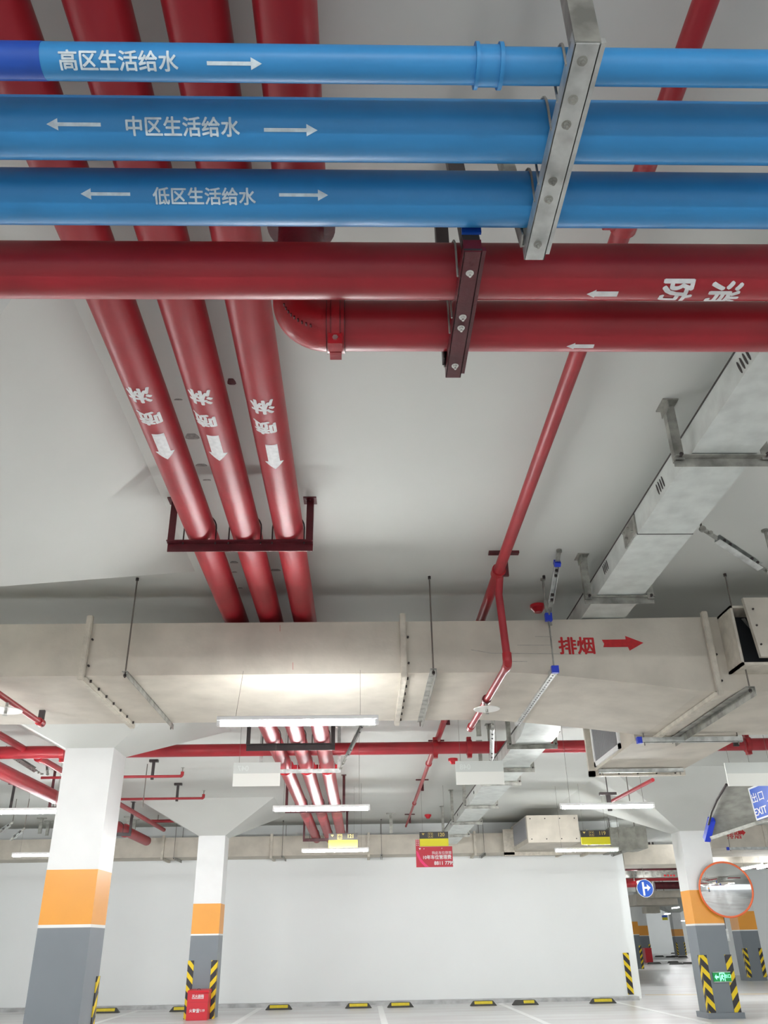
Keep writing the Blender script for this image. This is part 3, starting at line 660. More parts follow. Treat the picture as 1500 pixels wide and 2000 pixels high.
sb = rod_trapeze(1.54, DY0-.1, DY1+.05, DZ0-.002, m_galv, 'slotted channel hanger with blue end cap under the duct', perf=True, wd=.045, ztop=3.68, capb=True, mrod=m_galvd)

def strut(bm, p0, p1, wd=.042):
    channel(bm, p0, p1, wd, wd, .004, (0, -1, .3))
def brace(p_low, p_high, label, cap_=True, wd=.042):
    """seismic brace: slotted strut with a hinge at each end"""
    p_low, p_high = Vector(p_low), Vector(p_high); d = (p_high-p_low); t = thing('seismic_brace', label, 'brace', p_low)
    a, c = p_low+d*.2, p_low+d*.8
    b = B(); strut(b, a, c, wd); st = part('strut', b, m_galv, t)
    n = d.normalized(); s, u = frame(n)
    side = Vector((0, -1, 0)) if abs(n.y) < .8 else Vector((0, 0, -1))
    b = B()
    for q in (.28, .36, .66, .74): cyl(b, p_low+d*q+side*wd*.3, p_low+d*q+side*(wd*.3+.02), .011, 8)
    part('strut_bolts', b, m_blk, st)
    for q0, q1 in ((p_low, a), (c, p_high)):
        b = B(); bar(b, q0, q1, .035, .006, side); cyl(b, q0+(q1-q0)*.5-side*.01, q0+(q1-q0)*.5+side*.025, .014, 10); cyl(b, (q0 if q0 is p_low else q1)-side*.012, (q0 if q0 is p_low else q1)+side*.012, .022, 12)
        part('hinge', b, m_galvd, t)
    if cap_:
        b = B(); bar(b, c-d*.02, c+d*.04, wd+.008, wd+.008, side); part('end_cap', b, m_cap, t, 'blue end cap')
    return t
brace(W(1072, 1200, Y=6.5), W(1092, 1076, Z=ZC-.01), 'slotted brace with blue cap standing above the duct beside the detector')
b = B(); p = W(1071, 1205, Y=6.5); box(b, p.x-.028, p.x+.028, p.y-.02, p.y+.02, p.z-.035, p.z+.03); single('end_cap', b, m_cap, 'small blue cap where the brace meets the thin rod above the duct', 'cap', p)
p = W(1060, 1130, Z=ZC); b = B(); cyl(b, (p.x, p.y, ZC), (p.x, p.y, ZC-.3), .009, 10); cyl(b, (p.x, p.y, ZC), (p.x, p.y, ZC-.015), .022, 14); bar(b, (p.x, p.y, ZC-.2), (p.x+.02, p.y, ZC-.42), .03, .02, (0, 1, 0))
single('anchor_rod', b, m_galvd, 'short anchor rod beside the capped brace above the duct', 'anchor rod', (p.x, p.y, ZC-.42))
brace(W(1372, 1033, Y=5.25), W(1512, 1125, Y=5.55), 'galvanised strut brace slanting from the cable trunking towards the right edge', cap_=False, wd=.05)
p = W(1494, 1035, Z=ZC); b = B(); cyl(b, (p.x, p.y, ZC), (p.x, p.y, ZC-.25), .012, 10); cyl(b, (p.x, p.y, ZC), (p.x, p.y, ZC-.015), .028, 14)
single('anchor_rod', b, m_galvd, 'short anchor rod at the right edge above the damper box', 'anchor rod', (p.x, p.y, ZC-.25))
p = W(1050, 1182, Z=ZC); b = B(); cyl(b, (p.x, p.y, ZC), (p.x, p.y, ZC-.03), .07, 24); cyl(b, (p.x, p.y, ZC-.03), (p.x, p.y, ZC-.07), .065, 24, .035)
single('fire_detector', b, m_box, 'red round ceiling detector beside the capped brace', 'detector', (p.x, p.y, ZC-.07))
for (x, y, lab) in ((848, 1640, 0), ): pass
for x, y, lab in ((836, 1597, 'red round ceiling detector beyond the 120 bay sign'), (885, 1490, 'red detector at the upper left corner of the middle white board')):
    p = W(x, y, Z=3.93); b = B(); cyl(b, (p.x, p.y, ZC), (p.x, p.y, ZC-.04), .08, 20); cyl(b, (p.x, p.y, ZC-.04), (p.x, p.y, ZC-.09), .07, 20, .035); single('fire_detector', b, m_box, lab, 'detector', (p.x, p.y, ZC-.09))

# plenum with grille behind the near duct
PX0, PX1, PY0, PY1, PZ0, PZ1 = 2.70, 3.72, 8.5, 9.95, 3.0, 3.55; GY0 = 8.82
t = thing('grille_box', 'beige duct box with a grey louvred grille, just behind the near duct', 'duct', (PX0, PY0, PZ0))
b = B(); box(b, PX0, PX1, PY0-.15, PY1, PZ0, PZ1); part('box_body', b, m_duct, t)
b = B()
for (y0, y1, z0, z1) in ((GY0, GY0+.06, PZ0+.03, PZ1-.03), (PY1-.12, PY1-.06, PZ0+.03, PZ1-.03), (GY0, PY1-.06, PZ0+.03, PZ0+.08), (GY0, PY1-.06, PZ1-.08, PZ1-.03)): box(b, PX0-.02, PX0, y0, y1, z0, z1)
gf = part('grille_frame', b, m_lampb, t)
b = B(); box(b, PX0-.006, PX0-.001, GY0+.05, PY1-.1, PZ0+.06, PZ1-.06)
k = GY0+.07
while k < PY1-.12: box(b, PX0-.016, PX0-.006, k, k+.012, PZ0+.08, PZ1-.08); k += .035
part('louvres', b, m_grille, gf)
b = B()
box(b, PX0-.07, PX0, PY1, PY1+.05, PZ0-.06, PZ1+.03); box(b, PX0-.07, PX1+.03, PY1, PY1+.05, PZ0-.06, PZ0+.0); part('flange', b, m_ductbr, t)
b = B()
for k in range(5): cyl(b, (PX0+.05+k*.22, PY1, PZ0-.035), (PX0+.05+k*.22, PY1-.012, PZ0-.035), .01, 6)
part('flange_bolts', b, m_blk, t)
def rail_x(x0, x1, y, z, label, m=m_galv, cap_=False, rods=True, h=.05):
    t = thing('duct_hanger', label, 'duct hanger', ((x0+x1)/2, y, z)); b = B(); channel(b, (x0, y, z), (x1, y, z), .042, h, .004); part('cross_bar', b, m, t)
    for x in (x0+.04, x1-.04):
        b = B(); cyl(b, (x, y, z-.05), (x, y, ZC), .0065, 8); part('rod', b, m_rod, t)
    if cap_:
        b = B(); box(b, x0-.03, x0+.015, y-.026, y+.026, z-.03, z+.03); part('end_cap', b, m_cap, t, 'blue end cap')
    return t
_r = W(1250, 1446, Z=2.965)
rail_x(_r.x, W(1450, 1447, Y=_r.y).x, _r.y, 2.965, 'bright galvanised rail with blue cap under the duct box at the right', cap_=True)
rail_x(PX0-.0, W(1335, 1508, Y=9.8).x, 9.8, PZ0-.03, 'galvanised rail under the far edge of the grille box', h=.04)
b = B(); q = W(1300, 1431, Y=8.3); box(b, q.x, q.x+1.6, DY1, DY1+.06, q.z-.03, q.z+.12); single('duct_flange', b, m_ductbr, 'beige joint strip along the back bottom edge of the duct at the right', 'flange', (q.x, DY1, q.z))

# far duct along the back wall
FY0 = 21.95
t = thing('smoke_duct', 'beige smoke duct along the top of the far white wall', 'duct', (0, FY0, 3.2))
b = B(); box(b, -14, 6.1, FY0, WY-.01, 3.2, 3.65); part('duct_body', b, m_duct, t)
for px in (318, 530, 720, 928, 1100, 1150):
    x = W(px, 1660, Y=FY0).x; b = B(); bar(b, (x, FY0-.02, 3.17), (x, FY0-.02, 3.70), .06, .05, (0, 1, 0)); bar(b, (x, FY0-.05, 3.17), (x, WY, 3.17), .06, .05); part('joint_rib', b, m_ductbr, t)
for px, lab in ((342, 'left of the second column'), (552, 'just right of the second column'), (745, 'between the 121 and 120 bay signs'), (945, 'right of the 120 bay sign'), (1210, 'below the 119 bay sign')):
    x = W(px, 1660, Y=FY0).x; rod_trapeze(x, FY0-.08, WY-.1, 3.198, m_galvd, 'thin rod hanger of the far duct, '+lab, wd=.06)
# far grille box
fy = W(1080, 1645, Z=3.2).y; fx0, fx1 = W(1030, 1620, Y=fy).x, W(1131, 1620, Y=fy).x
t = thing('grille_box', 'square beige duct box before the far duct, left of the 119 sign', 'duct', (fx0, fy, 3.2))
b = B(); box(b, fx0, fx1, fy, FY0, 3.2, W(1080, 1592, Y=fy).z); part('box_body', b, m_duct, t)
b = B(); box(b, fx0-.01, fx0-.001, fy+.15, FY0-.4, 3.3, 3.75)
k = fy+.2
while k < FY0-.45: box(b, fx0-.02, fx0-.01, k, k+.02, 3.33, 3.72); k += .06
part('louvres', b, m_grille, t)
b = B(); box(b, fx0-.25, fx0-.0, FY0-.3, FY0-.24, 3.12, 3.7); box(b, fx0-.25, fx1, FY0-.3, FY0-.24, 3.10, 3.18); part('flange', b, m_ductbr, t)
b = B()
for a in range(4):
    for z in (3.27, W(1080, 1592, Y=fy).z-.07): cyl(b, (fx0+.08+a*(fx1-fx0-.16)/3, fy, z), (fx0+.08+a*(fx1-fx0-.16)/3, fy-.01, z), .014, 6)
part('panel_bolts', b, m_blk, t)

# ------------------------------------------------------------------ cable trunking
TX0, TX1 = 1.845, 2.215
t = thing('cable_trunking', 'galvanised closed cable trunking running away under the ceiling at the right', 'cable tray', (TX0, 0, 3.66))
def tray_seg(b, y0, z0, y1, z1, xa0, xa1, xb0, xb1, hh=.16):
    hexa(b, [(xa0, y0, z0), (xa1, y0, z0), (xb1, y1, z1), (xb0, y1, z1), (xa0, y0, z0+hh), (xa1, y0, z0+hh), (xb1, y1, z1+hh), (xb0, y1, z1+hh)])
b = B(); tray_seg(b, -1, 3.66, 8.4, 3.66, TX0, TX1, TX0, TX1); tray_seg(b, 8.4, 3.66, 9.9, 3.40, TX0, TX1, 1.86, 2.30); tray_seg(b, 9.9, 3.40, 21.9, 3.40, 1.86, 2.30, 1.86, 2.30)
body = part('trunking_body', b, m_tray, t)
b = B(); box(b, TX0-.004, TX0, -1, 8.3, 3.815, 3.825); box(b, TX0-.004, TX1+.004, 5.0, 5.005, 3.657, 3.82); box(b, 1.85, 1.86, 9.95, 21.8, 3.545, 3.56); part('lid_seam', b, m_blk, body)
def slot(y, z, x, n=4, L=.05):
    for k in range(n): 
        b = B(); yy = y+k*.034; prism(b, [(x, yy+.022*math.cos(a)*.35+.5*L*math.sin(a)*.3, z+.5*L*math.sin(a)) for a in [j*math.pi/6 for j in range(12)]], (-.003, 0, 0), (.001, 0, 0)); part('vent_slot', b, m_blk, t)
for px, py in ((1453, 705), (1290, 948), (1183, 1108)):
    q = W(px, py, X=TX0); slot(q.y-.05, q.z-.0, TX0, 4, .085)
for yy in (10.8, 11.9, 13.2, 14.5, 15.8, 17.2, 18.6): slot(yy, 3.48, 1.86, 3)
b = B(); q = W(1232, 1035, X=TX0); box(b, TX0-.012, TX0, q.y-.12, q.y+.14, 3.67, 3.8)
for a, c in ((-.07, .03), (0, .09), (.06, .04), (.1, .1)): cyl(b, (TX0-.012, q.y+a, 3.67+c), (TX0-.03, q.y+a, 3.67+c), .009, 6)
part('joint_plate', b, m_galvd, t)
def tray_hanger(y, z, x0, x1, label, m=m_galvd):
    t = thing('tray_hanger', label, 'tray hanger', ((x0+x1)/2, y, z))
    b = B(); angle_bar(b, (x0-.09, y, z-.003), (x1+.09, y, z-.003), .05, .006, up=(0, 0, -1), flip=1); part('cross_bar', b, m, t)
    for x, s in ((x0-.06, 1), (x1+.06, -1)):
        b = B(); bar(b, (x, y+.0, z-.02), (x, y+.0, ZC), .05, .006, (0, 1, 0)); bar(b, (x-s*.025, y+.022, z-.02), (x-s*.025, y+.022, ZC), .006, .045, (0, 1, 0)); l = part('leg', b, m, t)
        b = B(); box(b, x-.06, x+.03, y-.07, y-.06+.12, ZC-.008, ZC); bar(b, (x-.03, y-.06, ZC-.03), (x-.03, y+.06, ZC-.03), .006, .05); cyl(b, (x-.02, y-.02, ZC-.01), (x-.02, y-.02, ZC-.04), .01, 6); part('ceiling_plate', b, m, l)
        b = B(); cyl(b, (x, y-.01, z-.0), (x, y-.03, z-.0), .012, 6); part('bolt', b, m_blk, t)
    return t
for y, z, lab in ((3.99, 3.655, 'galvanised trunking hanger nearest the camera at the right edge'), (6.12, 3.655, 'galvanised trunking hanger just in front of the beige duct'), (10.35, 3.395, 'trunking hanger first behind the beige duct'),
                  (11.9, 3.395, 'trunking hanger at the crossing red main'), (13.0, 3.395, 'trunking hanger just beyond the middle white board'), (15.4, 3.395, 'trunking hanger level with the middle lamp tubes'), (17.6, 3.395, 'trunking hanger second from the far end'), (19.8, 3.395, 'trunking hanger at the far end above the 120 bay sign')):
    tray_hanger(y, z, TX0 if y < 8 else 1.86, TX1 if y < 8 else 2.30, lab)
brace((2.32, 10.0, 3.5), (2.85, 10.1, ZC), 'short brace right of the trunking just behind the beige duct', cap_=False)
brace((2.32, 12.2, 3.5), (2.9, 12.4, ZC), 'short brace right of the trunking at the crossing red main', cap_=False)
brace((-.30, 11.95, 3.42), (.1, 11.0, ZC), 'thin strut brace right of the three red pipes behind the near lamp', cap_=False)
brace(W(960, 1500, Y=11.3), W(962, 1402, Y=9.6), 'slotted strut hanging between duct and trunking left of the trunking', cap_=False)
brace(W(12, 1468, Y=13), W(82, 1512, Y=14), 'wavy strut brace over the thick red pipe at the left edge', cap_=False, wd=.06)
brace(W(93, 1512, Y=14), W(92, 1478, Y=14), 'short upright brace by the thick red pipe at the left of the column', cap_=False, wd=.04)
brace(W(0, 1625, Y=18), W(24, 1607, Y=18), 'far strut brace at the left edge beyond the lamp tube', cap_=False, wd=.06)
brace(W(22, 1640, Y=18), W(47, 1619, Y=18), 'far strut brace left of the first column above the far lamp', cap_=False, wd=.06)

# ------------------------------------------------------------------ lamps
def lamp(x0, x1, y, z, label, ztop=ZC, group=None):
    t = thing('batten_lamp', label, 'lamp', ((x0+x1)/2, y, z), group)
    b = B(); box(b, x0-.015, x1+.015, y-.027, y+.027, z+.021, z+.052); box(b, x0-.018, x0+.012, y-.02, y+.02, z-.018, z+.052); box(b, x1-.012, x1+.018, y-.02, y+.02, z-.018, z+.052)
    bmesh.ops.bevel(b, geom=b.edges[:], offset=.003, segments=1, affect='EDGES'); part('lamp_body', b, m_lampb, t)
    b = B(); cyl(b, (x0+.01, y, z), (x1-.01, y, z), .019, 14); part('tube', b, m_tube, t)
    b = B()
    for x in (x0+.12, x1-.12): cyl(b, (x, y, z+.05), (x, y if ztop == ZC else y+.25, ztop+(0 if ztop == ZC else .02)), .002 if ztop == ZC else .0012, 6)
    part('hanging_wires', b, m_rod, t)
    return t
L1_ = lamp(-1.13, .08, 11.3, 2.8, 'lamp tube crossing in front of the three far red pipes')
_a = W(428, 1414, Z=2.74)
L0 = lamp(_a.x, _a.x+1.18, _a.y, 2.74, 'brightest and largest lamp tube, hanging just below the beige duct', 3.2)
def lamp_at(px0, px1, py, z, label, L=1.2):
    a = W(px0, py, Z=z); c = W(px1, py, Z=z); y = (a.y+c.y)/2; x0_ = a.x; dup = copy_tree(L1_); dup['label'] = label
    dup.location = (x0_+.605, y, z); return dup
lamp_at(590, 715, 1662, 2.8, 'lamp tube against the far duct, below the far end of the red pipes')
lamp_at(-68, 113, 1587, 2.8, 'lamp tube at the left edge touching the first column')
lamp_at(23, 98, 1671, 2.8, 'small lamp tube low at the left beside the first column')
lamp_at(1098, 1280, 1576, 2.8, 'lamp tube below the grille box, left of the right column head')
lamp_at(1087, 1207, 1661, 2.8, 'lamp tube below the square duct box near the end of the wall')
for i, (px0, px1, py, z, lab) in enumerate(((1236, 1262, 1723, 2.8, 'small distant lamp overlapping the round blue arrow sign'), (1272, 1300, 1768, 2.8, 'distant lamp low in the gap, left of the brightest one'),
        (1300, 1340, 1773, 2.8, 'distant lamp in the gap beside the orange band of the right column'), (1292, 1316, 1785, 2.8, 'lowest and farthest lamp in the gap beyond the wall'),
        (1455, 1482, 1694, 2.8, 'small lamp right of the mirror, nearer of the two'), (1488, 1512, 1692, 2.8, 'small lamp at the right edge beyond the mirror'))):
    o = lamp_at((px0+px1)/2, (px0+px1)/2, py, z, lab); o.rotation_euler.z = math.pi/2; o.location.x -= .605
# unseen lamps added for light, around the viewpoint and behind the far walls
for x, y in ((-4.2, 6.6), (-8, 6.6), (6.6, 6.6), (-5, -3.2), (0, -3.4), (4.5, -3.2), (-8.5, 11.3), (7.5, 11.4), (17, 30), (4, 33), (4, 42), (6, 52), (10, 66), (16, 82), (18, 44), (25, 58), (32, 75), (30, 88)):
    o = copy_tree(L1_); o.location = (x, y, 2.8 if abs(y-6.6) > .1 or abs(x) < 5 else 2.8)
    o['label'] = 'added lamp tube out of view, beside or behind the viewpoint or hidden by walls'; o['group'] = 'added lamps out of view'

# ------------------------------------------------------------------ hanging boards
def board_back(px0, px1, pyt, Y, digits, label):
    p = W(px0, pyt, Y=Y); x0 = p.x; x1 = W(px1, pyt, Y=Y).x; z1, z0 = 3.15, 2.89
    z1 = p.z; z0 = z1-.262
    t = thing('bay_sign', label, 'sign', ((x0+x1)/2, Y, z0))
    b = B(); box(b, x0, x1, Y-.008, Y+.008, z0, z1); part('board', b, m_signw, t)
    b = B(); box(b, x0, x1, Y-.0095, Y-.0082, (z0+z1)/2+.01, z1); up = part('upper_strip', b, m_signw2, t, 'greyer upper half')
    if digits:
        g = glyphs(digits, .085, .02); onto(g, lambda u, v: Vector((x0+.11-u, Y-.011, z1-.065+v))); part('show_through_number', g, m_signw3, up, recalc=False)
    b = B()
    for x in (x0+.06, x1-.06): cyl(b, (x, Y, z1), (x, Y, ZC), .0018, 6)
    part('hanging_wires', b, m_rod, t)
board_back(457, 548, 1490, 9.9, '047', 'white backed hanging board left of the three far red pipes')
board_back(889, 982, 1487, 9.9, '048', 'pale backed hanging board below the crossing red main, beside the trunking')
board_back(1414, 1512, 1490, 9.9, None, 'white backed hanging board at the right edge above the blue EXIT sign')
def bay(px0, px1, pyt, num, label):
    Y = 17.0; p = W(px0, pyt, Y=Y); x0, x1, z1 = p.x, W(px1, pyt, Y=Y).x, p.z; z0 = z1-.258; zm = z1-.122
    t = thing('bay_sign', label, 'sign', ((x0+x1)/2, Y, z0))
    b = B(); box(b, x0, x1, Y-.008, Y+.008, zm, z1); top = part('dark_panel', b, m_signk, t)
    b = B(); box(b, x0, x1, Y-.008, Y+.008, z0, zm); part('yellow_panel', b, m_signy, t)
    g = glyphs(num, .092, .02); onto(g, lambda u, v: Vector((x1-.13+u, Y-.0095, (zm+z1)/2+.008+v))); part('number', g, m_gold, top, recalc=False)
    g = poly([(-.028, .016), (.028, .016), (0, -.02)]); onto(g, lambda u, v: Vector((x0+.07+u, Y-.0095, z1-.042+v))); part('triangle_mark', g, m_gold, top, recalc=False)
    b = B(); ix, iz, s = x0+.21, (zm+z1)/2, .044
    for (a0, a1, c0, c1) in ((-s, s, s-.005, s), (-s, s, -s, -s+.005), (-s, -s+.005, -s, s), (s-.005, s, -s, s)): box(b, ix+a0, ix+a1, Y-.0095, Y-.0082, iz+c0, iz+c1)
    for a in (-.018, .018):
        for c in (-.018, .018): box(b, ix+a-.008, ix+a+.008, Y-.0095, Y-.0082, iz+c-.008, iz+c+.008)
    part('icon', b, m_gold, top)
    b = B()
    for x in (x0+.06, x1-.06): cyl(b, (x, Y, z1), (x, Y, ZC), .0018, 6)
    part('hanging_wires', b, m_rod, t); return x0, x1, z0
bay(642, 698, 1628, '121', 'black and yellow sign numbered 121 at the far end of the red pipes')
bx0, bx1, bz0 = bay(819, 875, 1625, '120', 'black and yellow hanging bay sign numbered 120 above the red board')
bay(1133, 1189, 1622, '119', 'black and yellow sign numbered 119 beside the square duct box')
Y = 16.96; p = W(812, 1654, Y=Y); q = W(885, 1693, Y=Y)
t = thing('advert_board', 'crimson hanging board with white characters and telephone number under the 120 sign', 'board', ((p.x+q.x)/2, Y, q.z))
b = B(); box(b, p.x, q.x, Y-.006, Y+.006, q.z, p.z); box(b, p.x, p.x+.07, Y-.004, Y+.004, p.z, p.z+.13); bd = part('board', b, m_adred, t)
def ad(body, size, px, py, bold=.01, m=m_wht, right=None):
    g = glyphs(body, size, bold); c = W(px, py, Y=Y); onto(g, lambda u, v: Vector((c.x+u, Y-.0085, c.z+v))); part('lettering', g, m, bd, recalc=False)
ad('购此车位获赠', .062, 862.5, 1665.5, .0); ad('10年车位管理费', .078, 854, 1674, .03); ad('8811 7799', .088, 867.5, 1685.5, .03)
g = B()
xa, za = p.x+.0, q.z+.0
pts = [(xa+.03+.22*math.sin(a)*1.0, za+.31-.31*(1-math.cos(a))*1.0) for a in [k*.157 for k in range(11)]]
prism(g, [(xa+.005, Y, za+.29), (xa+.02, Y, za+.2), (xa+.07, Y, za+.1), (xa+.16, Y, za+.01), (xa+.24, Y, za+.005), (xa+.17, Y, za+.06), (xa+.09, Y, za+.15), (xa+.04, Y, za+.27)], (0, -.008, 0), (0, -.0065, 0)); part('pink_swirl', g, m_pink, bd)
g = B()
for (sx_, sy_, s) in ((825-805, 1658-1650, .02), (833-805, 1658-1650, .01), (868-805, 1657-1650, .01)):
    c = W(805+sx_-5, 1650+sy_, Y=Y); prism(g, [(c.x-s, Y, c.z+s*.7), (c.x+s, Y, c.z+s*.7), (c.x, Y, c.z-s)], (0, -.008, 0), (0, -.0065, 0))
for k in range(4):
    for a in (0, 1): 
        x = p.x+.012+a*.03; z = p.z+.02+k*.03; box(g, x, x+.014, Y-.006, Y-.0045, z, z+.014)
part('ornaments', g, m_wht, bd)

# EXIT sign at the right edge
Y = 11.0
c00 = W(1478, 1603, Y=Y); c01 = W(1461, 1540, Y=Y); ux = Vector((math.cos(.33), math.sin(.33)*.4, math.sin(.0)))
t = thing('exit_sign', 'blue hanging sign with white EXIT lettering at the right edge', 'sign', c00)
e1 = (W(1530, 1585, Y=Y-.5)-c00); e1 = e1.normalized()*.62; e2 = c01-c00; nrm = e1.cross(e2).normalized()
if nrm.y > 0: nrm = -nrm
def SP(u, v, o=0): return c00+e1*u+e2*v+nrm*o
b = B(); hexa(b, [SP(0, 0), SP(1, 0), SP(1, 1), SP(0, 1), SP(0, 0, -.03), SP(1, 0, -.03), SP(1, 1, -.03), SP(0, 1, -.03)]); bd = part('board', b, m_signb, t)
b = B()
for (u0_, u1_, v0_, v1_) in ((.0, 1, 0, .05), (0, 1, .95, 1), (0, .03, .0, 1), (.97, 1, 0, 1)): hexa(b, [SP(u0_, v0_, .001), SP(u1_, v0_, .001), SP(u1_, v1_, .001), SP(u0_, v1_, .001), SP(u0_, v0_, .004), SP(u1_, v0_, .004), SP(u1_, v1_, .004), SP(u0_, v1_, .004)])
part('border', b, m_signwh, bd)
h_ = e2.length
def sg(body, size, u, v, bold=.03, name='lettering'):
    g = glyphs(body, size, bold); a = e1.normalized(); c = e2.normalized(); o = SP(u, v, .003); onto(g, lambda x, y: o+a*x+c*y); part(name, g, m_signwh, bd, recalc=False)
sg('出口', .125, .22, .66, .01); sg('EXIT', .12, .20, .24, .03)
g = poly([(-.1, -.03), (.0, -.03), (.0, -.09), (.06, -.09), (.06, .03), (.0, .03), (.0, .09), (-.06, .0)]); a_ = e1.normalized(); c_ = e2.normalized(); o_ = SP(.62, .5, .003); onto(g, lambda x, y: o_+a_*x+c_*y); part('arrow', g, m_signwh, bd, recalc=False)
b = B(); cyl(b, SP(.2, 1), Vector((SP(.2, 1).x, SP(.2, 1).y, ZC)), .002, 6); part('hanging_wires', b, m_rod, t)

# round blue sign far off
c = W(1260, 1735, Y=24.2); r = (W(1276, 1735, Y=24.2).x-W(1244, 1735, Y=24.2).x)/2
t = thing('round_sign', 'round blue sign with a white branching arrow past the end of the wall', 'sign', c)
b = B(); cyl(b, c, c+Vector((0, .02, 0)), r, 40); part('rim', b, m_signwh, t)
b = B(); cyl(b, c+Vector((0, -.003, 0)), c+Vector((0, .001, 0)), r*.94, 40); f_ = part('face', b, m_signb, t)
g = poly([(-.32, -.8), (-.08, -.8), (-.08, -.06), (.25, -.06), (.25, -.34), (.68, .06), (.25, .46), (.25, .18), (-.08, .18), (-.08, .7), (-.32, .7)]); onto(g, lambda u, v: Vector((c.x+u*r, c.y-.004, c.z+v*r))); part('arrow', g, m_signwh, f_, recalc=False)
b = B(); cyl(b, c+Vector((0, .01, r)), (c.x, c.y+.01, ZC), .004, 8); part('hanging_wires', b, m_rod, t)

# convex mirror
c = W(1418, 1737, Y=16.82); R_ = .475
t = thing('convex_mirror', 'round convex traffic mirror with an orange rim on the right column', 'mirror', c)
b = B(); nn = 18; fwd = Vector((-.22, -.97, -.06)).normalized(); s_, u_ = frame(fwd); rings = []
for k in range(nn+1):
    rr = R_*.96*k/nn; dpt = .10*(1-(k/nn)**2)
    if k == 0: rings.append([b.verts.new(c+fwd*dpt)])
    else: rings.append([b.verts.new(c+fwd*dpt+(s_*math.cos(j*math.pi/32)+u_*math.sin(j*math.pi/32))*rr) for j in range(64)])
for k in range(nn):
    for j in range(64):
        if k == 0: f = b.faces.new((rings[0][0], rings[1][j], rings[1][(j+1) % 64]))
        else: f = b.faces.new((rings[k][j], rings[k+1][j], rings[k+1][(j+1) % 64], rings[k][(j+1) % 64]))
        f.smooth = True
part('mirror_face', b, m_mirror, t)
b = B(); sweep(b, [c+(s_*math.cos(j*math.pi/32)+u_*math.sin(j*math.pi/32))*R_*.975 for j in range(65)], .017, 8, cap=False); part('rim', b, m_orim, t)
b = B(); cyl(b, c-fwd*.002, c-fwd*.03, R_*.95, 48, R_*.7); part('backing', b, m_black, t)
b = B(); q = Vector((6.66, 17.1, c.z-.5)); bar(b, (c.x-.12, c.y+.06, c.z), (6.63, 17.15, c.z), .04, .04); bar(b, (6.668, 17.08, c.z+.1), (6.668, 17.08, c.z-.75), .03, .025, (0, 1, 0)); part('bracket', b, m_blk, t)
b = B(); q = W(1420, 1826, Y=17.05); box(b, 6.645, 6.70, 17.03, 17.12, q.z-.1, q.z+.1); single('junction_box', b, m_galv, 'small grey box on the right side of the mirror column below the mirror', 'box', (6.67, 17.07, q.z-.1))

# green exit lamp
Y = 16.99; p = W(1391, 1898, Y=Y); q = W(1428, 1918, Y=Y)
t = thing('exit_lamp', 'green lit running figure exit lamp with arrow on the right column', 'exit lamp', ((p.x+q.x)/2, Y, q.z))
b = B(); box(b, p.x, q.x, Y-.03, Y+.01, q.z+.012, p.z-.012); bd = part('face', b, m_green, t)
b = B(); box(b, p.x-.005, q.x+.005, Y-.035, Y+.01, p.z-.012, p.z); box(b, p.x-.005, q.x+.005, Y-.035, Y+.01, q.z, q.z+.012); part('frame', b, m_galv, t)
W_, H_ = q.x-p.x, p.z-q.z; cx_, cz_ = (p.x+q.x)/2, (p.z+q.z)/2
def gp(pts, name):
    g = poly(pts); onto(g, lambda u, v: Vector((cx_+u*W_, Y-.0315, cz_+v*H_))); part(name, g, m_greenl, bd, recalc=False)
gp([(-.44, 0), (-.33, .28), (-.33, .09), (-.2, .09), (-.2, -.09), (-.33, -.09), (-.33, -.28)], 'arrow')
gp([(-.15, -.4), (-.15, .4), (.16, .4), (.16, -.4), (.12, -.4), (.12, .32), (-.11, .32), (-.11, -.4)], 'door_outline')
gp([(-.01, .24), (.04, .24), (.05, .14), (.1, .02), (.07, 0), (.03, .08), (.01, -.06), (.07, -.2), (.05, -.34), (.01, -.32), (.02, -.2), (-.03, -.12), (-.08, -.32), (-.11, -.28), (-.06, -.04), (-.06, .1)], 'running_figure')
g = glyphs('出口', .065, .01); onto(g, lambda u, v: Vector((cx_+.31*W_+u, Y-.0315, cz_+.08*H_+v))); part('lettering', g, m_greenl, bd, recalc=False)

# ------------------------------------------------------------------ floor objects
def ext_box(x0, x1, y0, y1, h, label, text=True):
    t = thing('extinguisher_box', label, 'fire box', ((x0+x1)/2, y0, 0))
    b = B(); box(b, x0, x1, y0, y1, 0, h-.03); bmesh.ops.bevel(b, geom=b.edges[:], offset=.006, segments=2, affect='EDGES'); bd = part('cabinet', b, m_box, t)
    b = B(); hexa(b, [(x0-.012, y0-.015, h-.045), (x1+.012, y0-.015, h-.045), (x1+.012, y1, h-.045), (x0-.012, y1, h-.045), (x0, y0, h-.005), (x1, y0, h-.005), (x1, y1, h+.012), (x0, y1, h+.012)])
    ld = part('lid', b, m_box, t)
    b = B(); sweep(b, [((x0+x1)/2-.03, y0+.06, h), ((x0+x1)/2-.02, y0+.06, h+.022), ((x0+x1)/2+.02, y0+.06, h+.022), ((x0+x1)/2+.03, y0+.06, h)], .005, 8); part('handle', b, m_blk, ld)
    if text:
        sc = (x1-x0)/.43
        for body, size, z in (('灭火器箱', .062*sc, h*.80), ('火警☎119', .066*sc, h*.32)):
            g = glyphs(body, size, .03); onto(g, lambda u, v: Vector(((x0+x1)/2+u-.0, y0-.0015, z+v))); part('lettering', g, m_wht, bd, recalc=False)
        b = B(); box(b, (x0+x1)/2-.12*sc, (x0+x1)/2+.12*sc, y0-.002, y0-.0005, h*.715, h*.735); part('underline', b, m_wht, bd)
        b = B(); box(b, x0+.01, x1-.01, y0-.001, y0+.0005, h*.60, h*.603); part('door_seam', b, m_dred, bd)
bx_0, bx_1 = W(365, 1960, Y=18.95).x, W(406, 1960, Y=18.95).x
